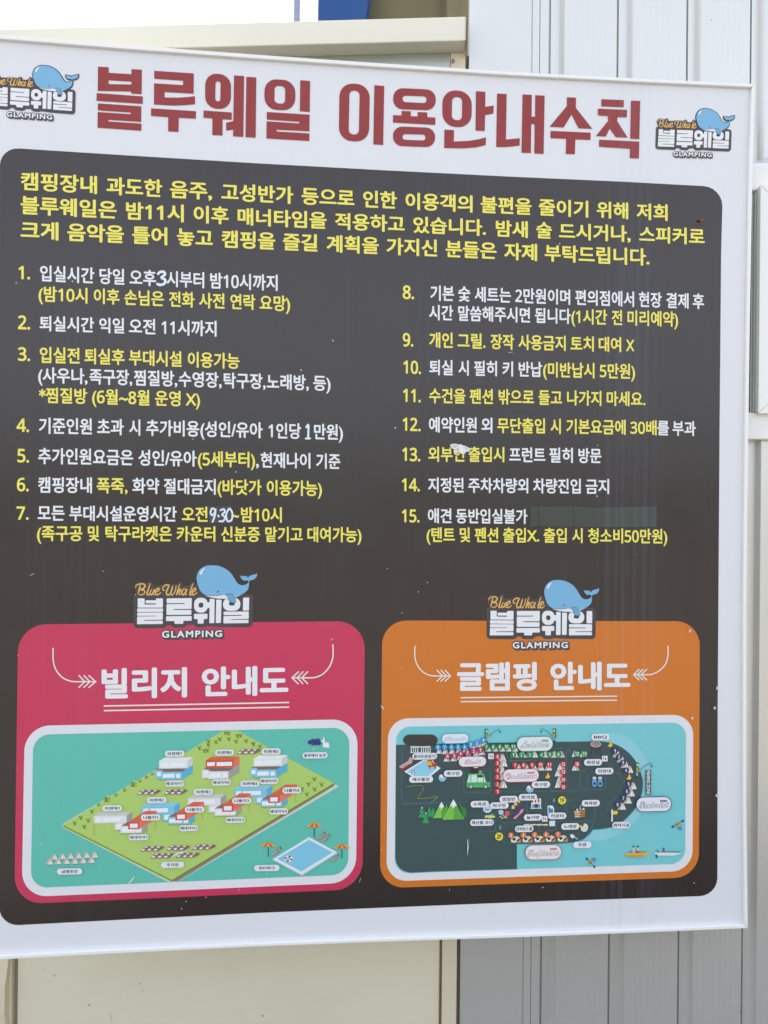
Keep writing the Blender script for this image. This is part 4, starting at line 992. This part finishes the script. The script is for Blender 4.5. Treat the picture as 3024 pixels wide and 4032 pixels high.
# pictures
t1, t2, t3, t4, t5, t6 = (T(*TL_M[q], k395) for q in ('N1', 'N2', 'N3', 'N4', 'N5', 'N6'))
a = Art(orange, 'drawn_rink_fence', t1); a.p([(300,378),(450,384),(606,378),(606,402),(300,402)], (206, 218, 220)); a.p([(296,474),(606,470),(606,486),(296,488)], (206, 214, 214))
for x in list(range(304, 440, 34)) + list(range(462, 606, 34)): a.p([(x, 400), (x + 14, 400), (x + 14, 474), (x, 474)], (220, 226, 226))
a.done()
a = Art(orange, 'drawn_lounger', t1); a.p([(106,710),(270,600),(290,528),(345,580),(310,680),(170,760)], (140, 60, 54))
for i in range(6): a.l([(128 + i * 26, 690 - i * 16), (180 + i * 26, 720 - i * 16)], 13, (236, 222, 220))
for i in range(3): a.l([(262 + i * 12, 605 - i * 26), (312 + i * 12, 650 - i * 26)], 13, (236, 222, 220))
a.done()
a = Art(orange, 'drawn_pool', t1); a.p([(200,775),(490,596),(560,596),(768,722),(600,860),(340,860)], (222, 232, 236)); a.p([(246,776),(500,616),(560,612),(720,716),(580,842),(350,842)], (146, 204, 228)).done()
a = Art(orange, 'drawn_swim_ring', t1); a.p(ellipse(342, 772, 40, 32), (226, 226, 226), [ellipse(342, 771, 12, 9)])
for i in range(4):
    t = i * math.pi / 2 + .78; a.p([(342 + r_ * 1.28 * math.cos(t + d), 772 + r_ * math.sin(t + d)) for r_, d in ((12, -.4), (32, -.35), (32, .35), (12, .4))], (44, 52, 60))
a.done()
a = Art(orange, 'drawn_roller_skate', t1); a.p([(560,596),(636,588),(650,636),(710,650),(714,690),(560,690)], (196, 74, 44)); a.p([(556,610),(610,612),(632,650),(630,682),(562,680)], (236, 176, 64)); a.p([(560,682),(714,680),(700,696),(570,698)], (120, 52, 40))
a.l([(634,600),(666,644)], 14, (232, 224, 216))
for x in (602, 676): a.p(ellipse(x, 712, 19), (130, 78, 52)); a.p(ellipse(x, 712, 9), (208, 176, 140))
a.done()
def ball(x, y, r, tr):
    a = Art(orange, 'drawn_ball', tr); a.p(ellipse(x, y, r), (140, 196, 226)); a.p([(x - r * .85, y - r * .5), (x - r * .3, y - r * .95), (x + r * .4, y - r * .1), (x, y + r * .1)], (238, 240, 240)); a.p([(x - r * .1, y - r), (x + r * .5, y - r * .86), (x + r * .95, y - r * .2), (x + r * .4, y - r * .1)], (186, 54, 56)).done()
ball(792, 874, 58, t1); ball(652, 1046, 58, t2)
a = Art(orange, 'drawn_trail_arrow', t1); a.l(smooth_line([(225,1015),(340,996),(440,988),(488,1006),(494,1060),(450,1120),(412,1180),(430,1196),(560,1186),(726,1170)], 4), 7, (150, 168, 76)); a.l([(626,1140),(728,1172),(612,1256)], 7, (150, 168, 76)).done()
a = Art(orange, 'drawn_camper_van', t1); a.p([(1200,808),(1436,806),(1478,936),(1540,938),(1536,1010),(1480,1020),(1176,1020),(1166,980)], (92, 186, 108)); a.p([(1170,952),(1540,944),(1538,990),(1168,996)], (78, 170, 94))
a.p([(1214,830),(1230,828),(1228,940),(1176,946)], (206, 226, 222)); a.p([(1246,828),(1326,826),(1330,938),(1242,942)], (206, 228, 224)); a.p([(1340,828),(1420,828),(1424,866),(1340,868)], (50, 62, 62)); a.p([(1340,870),(1424,868),(1426,936),(1340,938)], (214, 226, 224)); a.p([(1438,850),(1468,936),(1440,938)], (214, 230, 226))
for x in (1236, 1466): a.p(ellipse(x, 1010, 33), (54, 50, 50)); a.p(ellipse(x, 1010, 22), (214, 218, 216)); a.p(ellipse(x, 1010, 9), (70, 66, 66))
a.p([(1360,760),(1404,756),(1406,800),(1360,804)], (150, 158, 152)); a.p([(1230,720),(1356,716),(1358,796),(1232,800)], (52, 50, 48)); a.p([(1282,700),(1348,698),(1348,720),(1282,722)], (222, 228, 230)).done()
def wc(x, y, tr):
    a = Art(orange, 'drawn_restroom_sign', tr); a.p([(x - 42, y - 42), (x + 42, y - 43), (x + 42, y + 42), (x - 42, y + 43)], (236, 238, 240))
    a.p(ellipse(x - 16, y - 26, 6), (50, 70, 110)); a.p([(x - 26, y - 16), (x - 6, y - 16), (x - 10, y + 14), (x - 14, y + 28), (x - 20, y + 14)], (50, 70, 110))
    a.p(ellipse(x + 14, y - 26, 6), (180, 50, 50)); a.p([(x + 10, y - 16), (x + 18, y - 16), (x + 28, y + 16), (x + 16, y + 28), (x + 2, y + 16)], (180, 50, 50)).done()
wc(1550, 538, t1); wc(314, 574, t3); wc(882, 402, t5)
def flame(x, y, s, tr):
    a = Art(orange, 'drawn_campfire', tr); a.p(smooth_line([(x, y - s), (x + s * .4, y - s * .2), (x + s * .7, y + s * .2), (x + s * .3, y + s * .8), (x - s * .5, y + s * .8), (x - s * .8, y + s * .4), (x - s * .4, y)], 3, True), (232, 180, 52)); a.p(ellipse(x + s * .05, y + s * .35, s * .3), (242, 206, 96)).done()
flame(930, 840, 50, t2); flame(400, 352, 50, t3); flame(692, 860, 50, t3)
def mountain(a, x, top_, base_, hw, c1, c2, snow):
    a.p([(x, top_), (x + hw, base_), (x - hw, base_ + 6)], c1); a.p([(x, top_), (x + hw, base_), (x, base_ + 3)], c2)
    if snow:
        f = .33; w_ = hw * f; y = top_ + (base_ - top_) * f
        a.p([(x, top_), (x + w_, y), (x + w_ * .6, y - 8), (x + w_ * .3, y + 26), (x + w_ * .05, y + 10), (x, y + 56), (x - w_ * .4, y - 4), (x - w_, y)], (234, 240, 240))
a = Art(orange, 'drawn_mountain', t4)
a.p([(1050,140),(1120,230),(1138,205),(1180,330),(1120,400)], (60, 130, 64)); mountain(a, 862, 172, 330, 50, (96, 178, 74), (64, 140, 62), False)
mountain(a, 780, 138, 388, 136, (124, 196, 78), (88, 160, 66), True); mountain(a, 966, 98, 412, 172, (120, 194, 76), (92, 166, 68), True); a.done()
def fir(x, y, s, snow):
    a = Art(orange, 'drawn_fir', t4); a.p([(x - s * .55, y + s * 1.2), (x, y + s * .3), (x + s * .55, y + s * 1.2)], (52, 146, 90)); a.p([(x - s * .75, y + s * 2), (x - s * .1, y + s * .9), (x + s * .75, y + s * 2)], (56, 156, 92)); a.p([(x, y), (x + s * .5, y + s), (x - s * .5, y + s)], (60, 164, 98)); a.p([(x, y), (x + s * .5, y + s), (x, y + s * .9)], (40, 124, 80))
    if snow: a.p([(x, y), (x + s * .16, y + s * .34), (x - s * .16, y + s * .34)], (232, 240, 238))
    a.done()
fir(655, 222, 62, False); fir(600, 210, 80, False); fir(478, 212, 84, True); fir(538, 298, 86, True)
a = Art(orange, 'drawn_fish_bowl', t4); a.p(ellipse(1494, 240, 72), (190, 214, 236)); a.p([(1458,246),(1478,258),(1500,246),(1530,258),(1500,272),(1478,264),(1458,274)], (186, 76, 62)).done()
a = Art(orange, 'drawn_fish', t4); a.p([(1452,350),(1500,346),(1560,340),(1618,364),(1600,386),(1520,396),(1480,384),(1452,396)], (196, 214, 150)); a.p([(1530,336),(1582,304),(1608,340),(1560,350)], (78, 146, 100)); a.p([(1500,352),(1560,350),(1570,390),(1510,392)], (226, 206, 96)).done()
a = Art(orange, 'drawn_paddles', t5); a.l([(225,336),(256,368)], 12, (222, 216, 206)); a.p(ellipse(202, 300, 41), (176, 206, 230)); a.l([(280,348),(254,392)], 12, (230, 206, 170)); a.p(ellipse(300, 318, 39), (214, 92, 88))
for x, y in ((194, 370), (224, 390), (286, 380)): a.p(ellipse(x, y, 12), (226, 222, 140))
a.done()
a = Art(orange, 'drawn_sauna', t5)
for i, (x, y) in enumerate(((476, 130), (430, 172), (392, 222))): a.p([(x - 70, y + 26), (x - 10, y - 36), (x + 40, y - 30), (x + 44, y + 30)], (140, 88, 48)); a.p(rounded([(x - 20, y - 26), (x + 18, y - 26), (x + 18, y + 26), (x - 22, y + 26)], 14), (236, 216, 168)); a.p(ellipse(x, y - 4, 6), (70, 50, 40))
a.done()
a = Art(orange, 'drawn_slide', t5); a.p([(384,380),(440,300),(480,230),(570,244),(560,300),(500,350),(470,400),(400,410)], (88, 66, 120)); a.p([(388,392),(480,320),(520,252),(556,250),(540,300),(480,350),(430,406)], (226, 146, 162)); a.l([(540,380),(575,310)], 8, (120, 70, 60)).done()
a = Art(orange, 'drawn_shop', t5); a.p([(672,140),(824,136),(824,236),(672,240)], (232, 234, 234)); a.p([(684,176),(812,172),(812,230),(684,234)], (108, 158, 206)); a.p([(724,176),(776,174),(776,228),(724,230)], (56, 60, 84)); a.p([(656,238),(838,232),(838,246),(656,250)], (196, 200, 196))
for i in range(6): a.p([(690 + i * 22, 84), (712 + i * 22, 83), (698 + i * 25.4, 152), (672 + i * 25.4, 154)], ((184, 66, 56), (238, 236, 232))[i % 2])
a.done()
def down(x, y):
    a = Art(orange, 'drawn_direction_arrow', t5); a.p([(x - 14, y - 38), (x + 14, y - 38), (x + 14, y), (x + 30, y), (x, y + 34), (x - 30, y), (x - 14, y)], (98, 150, 156)).done()
down(1024, 118); down(190, 540)
a = Art(orange, 'drawn_document', t5); a.p([(926,200),(1000,196),(1028,240),(1026,330),(926,332)], (232, 238, 242)); a.p([(936,224),(970,222),(972,246),(1012,244),(1012,310),(936,314)], (76, 126, 180)).done()
a = Art(orange, 'drawn_bath_tub', t5); a.p([(1338,284),(1518,272),(1504,372),(1350,382)], (178, 122, 74)); a.p([(1338,284),(1430,278),(1430,378),(1350,382)], (222, 190, 138)); a.l([(1342,318),(1514,308)], 9, (96, 62, 44)); a.l([(1346,352),(1510,342)], 9, (96, 62, 44))
for x, y, r in ((1386, 262, 15), (1428, 236, 11), (1484, 250, 16), (1440, 200, 9), (1444, 262, 10)): a.p(ellipse(x, y, r), (224, 232, 236))
a.done()
a = Art(orange, 'drawn_meeting_desks', t5)
for x in (556, 654, 750, 846): a.p([(x, 486), (x + 88, 482), (x + 88, 504), (x, 508)], (230, 222, 178)); a.p([(x + 26, 506), (x + 62, 505), (x + 58, 540), (x + 30, 540)], (134, 84, 60))
a.done()
a = Art(orange, 'drawn_blank_tile', t5); a.p([(952,434),(1042,430),(1042,516),(954,518)], (222, 224, 236)).done()
a = Art(orange, 'drawn_microphone', t5); a.p(smooth_line([(1442,560),(1480,510),(1494,474),(1540,490),(1554,540),(1536,590),(1496,604),(1460,592)], 3, True), (224, 222, 216)); a.p([(1424,506),(1450,498),(1466,530),(1452,552),(1424,532)], (226, 200, 104))
for x, y in ((1490,530),(1510,560),(1480,568),(1524,540)): a.p(ellipse(x, y, 6), (90, 88, 86))
a.done()
for x in (434, 615, 798, 975, 1160):
    a = Art(orange, 'drawn_cabin', t5); y = 724 - (x - 434) * .02
    a.p([(x - 82, y + 30), (x - 40, y - 40), (x + 20, y - 54), (x + 82, y - 10), (x + 80, y + 50), (x - 78, y + 54)], (178, 142, 104)); a.p([(x - 30, y - 44), (x + 20, y - 54), (x + 78, y - 20), (x + 20, y + 20)], (222, 206, 180))
    a.p([(x + 14, y + 10), (x + 70, y - 28), (x + 80, y - 10), (x + 20, y + 40)], (104, 70, 52)); a.p(smooth_line([(x - 80, y + 10), (x - 44, y - 34), (x + 2, y - 10), (x + 4, y + 36), (x - 40, y + 44)], 3, True), (232, 230, 226)); a.p([(x - 66, y - 8), (x - 40, y - 28), (x + 2, y - 16), (x - 10, y + 12), (x - 36, y + 26), (x - 44, y + 6)], (50, 44, 48)); a.done()
a = Art(orange, 'drawn_spatula', t5); a.p([(1270,664),(1300,634),(1346,664),(1344,690),(1310,710)], (226, 230, 230)); a.l([(1340,680),(1392,720)], 12, (214, 218, 218)).done()
a = Art(orange, 'drawn_barbecue_grill', t3); a.p([(92,360),(252,360),(236,420),(110,420)], (84, 62, 56)); a.p(ellipse(172, 352, 82, 44), (230, 226, 222)); a.p(ellipse(172, 352, 74, 37), (120, 72, 62))
for i in range(7): a.l([(112 + i * 18, 330), (124 + i * 18, 378)], 5, (226, 220, 214))
for pts in ([(120,415),(86,550)], [(236,415),(262,530)], [(180,420),(180,500)]): a.l(pts, 9, (74, 60, 56))
a.done()
a = Art(orange, 'drawn_binoculars', t3)
for x in (154, 242): a.p([(x - 30, 880), (x + 24, 876), (x + 38, 970), (x - 40, 974)], (112, 164, 214)); a.p(ellipse(x - 2, 872, 30, 18), (214, 220, 218)); a.p(ellipse(x, 966, 38, 46), (112, 164, 214)); a.p(ellipse(x, 962, 24, 22), (48, 66, 100))
a.done()
def angler(x, y, s, flip, tr):
    a = Art(orange, 'drawn_angler', tr); f = -1 if flip else 1; q = lambda pts: [(x + f * px * s, y + py * s) for px, py in pts]
    a.p(q([(-18,104),(20,104),(18,160),(-14,160)]), (120, 170, 210)); a.p(q([(-18,158),(22,158),(24,184),(-18,184)]), (44, 52, 60)); a.p(q([(-26,10),(10,6),(28,30),(26,104),(-26,106)]), (48, 120, 66)); a.p(q([(-6,30),(14,30),(16,72),(50,66),(48,88),(0,92)]), (214, 158, 76))
    a.p(q(ellipse(4, -18, 20, 22)), (228, 214, 200)); a.p(q([(-30,-22),(-20,-52),(14,-58),(36,-36),(32,-26)]), (54, 150, 74)); a.p(q([(-24,-24),(-4,-24),(-10,2),(-20,0)]), (48, 50, 52)); a.done()
    a = Art(orange, 'drawn_fishing_rod', tr); a.l(smooth_line(q([(54,80),(90,30),(150,-16),(230,-48)]), 4), 5 * s + 2, (28, 70, 76)); a.p(q([(222,-18),(240,-18),(242,6),(232,28),(222,6)]), (24, 62, 68)).done()
angler(1476, 160, .92, False, t1); angler(1036, 152, .9, True, t2); angler(812, 686, 1.0, False, t3)
a = Art(orange, 'drawn_flag', t6); a.p([(414,258),(438,256),(438,446),(414,446)], (226, 230, 228)); a.p([(440,284),(500,276),(518,302),(502,334),(442,336)], (236, 200, 64)).done()
def kayak(x, y, ang, s):
    a = Art(orange, 'drawn_kayak', t6); c_, s_ = math.cos(ang), math.sin(ang); q = lambda pts: [(x + (px * c_ - py * s_) * s, y + (px * s_ + py * c_) * s) for px, py in pts]
    a.p(q(smooth_line([(120,0),(60,28),(-10,30),(-40,0),(-10,-30),(60,-28)], 3, True)), (70, 138, 206)); a.p(q(ellipse(0, 0, 44, 34)), (212, 168, 82)); a.p(q(ellipse(-6, 0, 20, 18)), (136, 100, 66)); a.l(q([(-10,-92),(-8,92)]), 6, (60, 96, 70))
    for d in (-1, 1): a.p(q(ellipse(-9, d * 96, 17, 22)), (36, 62, 76))
    a.done()
kayak(1450, 490, 1.05, .92); kayak(100, 1082, -.75, .88)
a = Art(orange, 'drawn_banana_boat', t6); a.p([(616,952),(680,934),(900,930),(1010,904),(1000,936),(920,990),(670,996)], (226, 178, 74)); a.p([(640,966),(930,958),(900,992),(680,996)], (204, 152, 56))
for x, c2 in ((760, (200, 190, 176)), (830, (186, 62, 54))): a.p([(x - 12, 850), (x + 10, 850), (x + 18, 930), (x - 18, 932)], (222, 200, 176)); a.p([(x - 18, 900), (x + 18, 898), (x + 18, 930), (x - 18, 932)], c2); a.p(ellipse(x - 2, 832, 16, 12), (44, 52, 52))
for x in (690, 728, 796, 866, 905, 938): a.p([(x - 8, 922), (x + 6, 908), (x + 10, 932)], (58, 78, 66))
a.done()
a = Art(orange, 'drawn_motor_boat', t6); a.p([(1084,928),(1150,922),(1524,924),(1460,958),(1380,974),(1110,972),(1088,946)], (214, 226, 224)); a.p([(1150,924),(1240,912),(1490,914),(1508,926)], (38, 66, 72)); a.p([(1122,880),(1132,884),(1152,928),(1136,930)], (44, 60, 60)); a.p([(1100,956),(1130,954),(1132,1008),(1112,1012)], (40, 88, 90)); a.p([(1212,924),(1216,886),(1240,884),(1250,922)], (150, 84, 68)); a.p(ellipse(1228, 866, 13, 14), (52, 60, 58)).done()

# ---- scratches and scuffs on the film
M_scr = mat('scuffed film', (214, 216, 214), .6, .3)
k = Ink(L_PILL + .001)
for pts, wd_ in (([(676,3370),(700,3356),(738,3346)], 7), ([(505,3478),(520,3462),(532,3446)], 5), ([(1838,3300),(1841,3330),(1838,3362)], 3.5), ([(1843,3320),(1845,3298)], 2.2), ([(122,2265),(138,2258)], 4), ([(1498,2775),(1506,2782),(1508,2792)], 4),
                 ([(1302,2520),(1312,2511)], 4), ([(1998,1392),(2016,1388)], 3), ([(1413,3470),(1420,3452)], 3), ([(1767,3502),(1768,3494)], 3)):
    k.line(pts, wd_, M_scr, taper=lambda t: .4 + math.sin(math.pi * t))
for i in range(22):
    x, y = rnd.uniform(40, 2800), rnd.choice((rnd.uniform(2150, 2440), rnd.uniform(2450, 3560), rnd.uniform(3480, 3600)))
    k.poly([(x + rnd.uniform(1.2, 3.2) * math.cos(q), y + rnd.uniform(1.2, 3.6) * math.sin(q)) for q in (0, 1, 2.1, 3.2, 4.2, 5.3)], M_scr)
for x, y in ((2712,2483),(2721,2825),(2809,2785),(2819,2707),(2817,3128)): k.poly(ellipse(x, y, 5, 6, 9), M_scr, [ellipse(x + 1, y, 2.2, 3, 7)])
k.build('scuff_marks', BOARD)

# ------------------------------------------------------------------ moth resting on the board
def moth():
    tr = T(1740, 1720, 1659 / 160); m = MB()
    mw = mat('moth wing', (240, 240, 236), .7, .1); mg = mat('moth wing grey band', (202, 210, 206), .7, .1); ms = mat('moth spot', (104, 108, 106), .7, .1); mbd = mat('moth body', (246, 244, 238), .8, .1)
    def lift(p): return .0016 + .0022 * (abs(p[0] - 750) / 400)          # wings rise away from the board towards the tips
    def at3(p, extra=0): q = tr(p); return sign_at(q[0], q[1], L_TEXT + .0008 + lift(p) + extra)
    def wing(pts, ex, mt, thick=.00012):
        s = smooth_line(pts, 4, True)
        m.tess([s], mt, lambda p: at3(p, ex)); m.tess([s[::-1]], mt, lambda p: at3(p, ex - thick))
        for i in range(len(s)):
            a_, b_ = s[i], s[(i + 1) % len(s)]; m.face([at3(a_, ex), at3(a_, ex - thick), at3(b_, ex - thick), at3(b_, ex)], mt)
    hl = [(735,350),(640,410),(540,480),(470,550),(470,610),(520,655),(600,662),(690,620),(735,560)]
    hr = [(750,370),(720,560),(725,640),(780,695),(860,708),(930,680),(965,620),(920,520),(840,430)]
    fl = [(745,345),(640,310),(520,292),(400,300),(325,340),(318,380),(370,440),(460,515),(560,480),(680,410)]
    fr = [(760,350),(860,360),(960,395),(1070,455),(1125,510),(1130,550),(1080,600),(980,615),(930,540),(840,450)]
    wing(hl, 0, mw); wing(hr, 0, mw); wing(fl, .0005, mw); wing(fr, .0005, mw)
    for pts, ex in (([(690,360),(600,335),(480,325),(380,340),(370,380),(430,440),(480,480),(570,440)], .0005), ([(890,410),(970,430),(1050,480),(1090,520),(1060,565),(980,570),(930,510)], .0005), ([(690,440),(600,480),(520,550),(530,600),(600,615),(690,590)], 0), ([(790,440),(770,560),(800,640),(880,620),(900,540)], 0)):
        m.tess([smooth_line(pts, 3, True)], mg, lambda p, ex=ex: at3(p, ex + .00006))
    for x, y, r in ((495,355,13),(603,375,11),(640,420,9),(560,482,9),(605,502,14),(508,543,10),(830,462,12),(885,440,11),(870,548,11),(988,468,12),(842,650,8),(905,636,9),(430,420,6),(392,322,7)):
        m.tess([ellipse(x, y, r, n=9)], ms, lambda p: at3(p, .0007))
    ax = [((765,300),.0006),((762,322),.0013),((757,350),.0017),((752,400),.0017),((747,470),.0015),((742,540),.0011),((738,590),.0004)]
    rings = []
    for (p, r) in ax:
        q = tr(p); c = sign_at(q[0], q[1], L_TEXT + .0008 + .0026); rings.append([(c.x + r * math.cos(t * math.pi / 5), c.y + r * math.sin(t * math.pi / 5), c.z) for t in range(10)])
    for A_, B_ in zip(rings[:-1], rings[1:]):
        for i in range(10): m.face([A_[i], B_[i], B_[(i + 1) % 10], A_[(i + 1) % 10]], mbd)
    m.face(rings[0], mbd); m.face(rings[-1][::-1], mbd)
    for pts in ([(750,310),(700,280),(640,262)], [(780,312),(830,300),(875,262)]):
        q = [at3(p, .0012) for p in smooth_line(pts, 4)]
        for a_, b_ in zip(q[:-1], q[1:]):
            d = Vector((0, 0, .00018)); m.face([a_ - d, b_ - d, b_ + d, a_ + d], ms); d = Vector((0, .00018, 0)); m.face([a_ - d, b_ - d, b_ + d, a_ + d], ms)
    return m.build('moth')
tag(moth(), 'small white moth with grey spots resting wings spread on the rules text', 'moth')

# ------------------------------------------------------------------ dry leaf scrap caught on the board
m = MB(); tr = T(2600, 500, 938 / 424); ml = weathered('dry brown leaf', (150, 92, 60), .7, .2, 0, .5, (.10, .05, .03), (60, 60, 60))
up = [(316,816),(330,806),(344,802),(360,797),(379,796)]; lo_ = [(316,816),(330,822),(346,829),(366,818),(379,796)]; md = [(316,816),(332,815),(348,815),(364,808),(379,796)]
def lf(p, o): q = tr(p); return sign_at(q[0], q[1], L_TEXT + .0006 + o)
for i in range(4):
    for e0, sg in ((up, 1), (lo_, -1)):
        q = [lf(e0[i], .0030), lf(e0[i + 1], .0034), lf(md[i + 1], .0012), lf(md[i], .0006)]
        m.face(q, ml); m.face([v + Vector((0, .0002, 0)) for v in q[::-1]], ml)
m.face([lf((346, 829), .0030), lf((352, 840), .001), lf((350, 826), .0025)], ml)
tag(m.build('dry_leaf'), 'tiny curled brown leaf scrap stuck on the dark panel near its upper right corner', 'leaf')
_fd = _font.data; bpy.data.objects.remove(_font); bpy.data.curves.remove(_fd)
for o in list(bpy.data.objects):
    if '_o' in o: del o['_o']
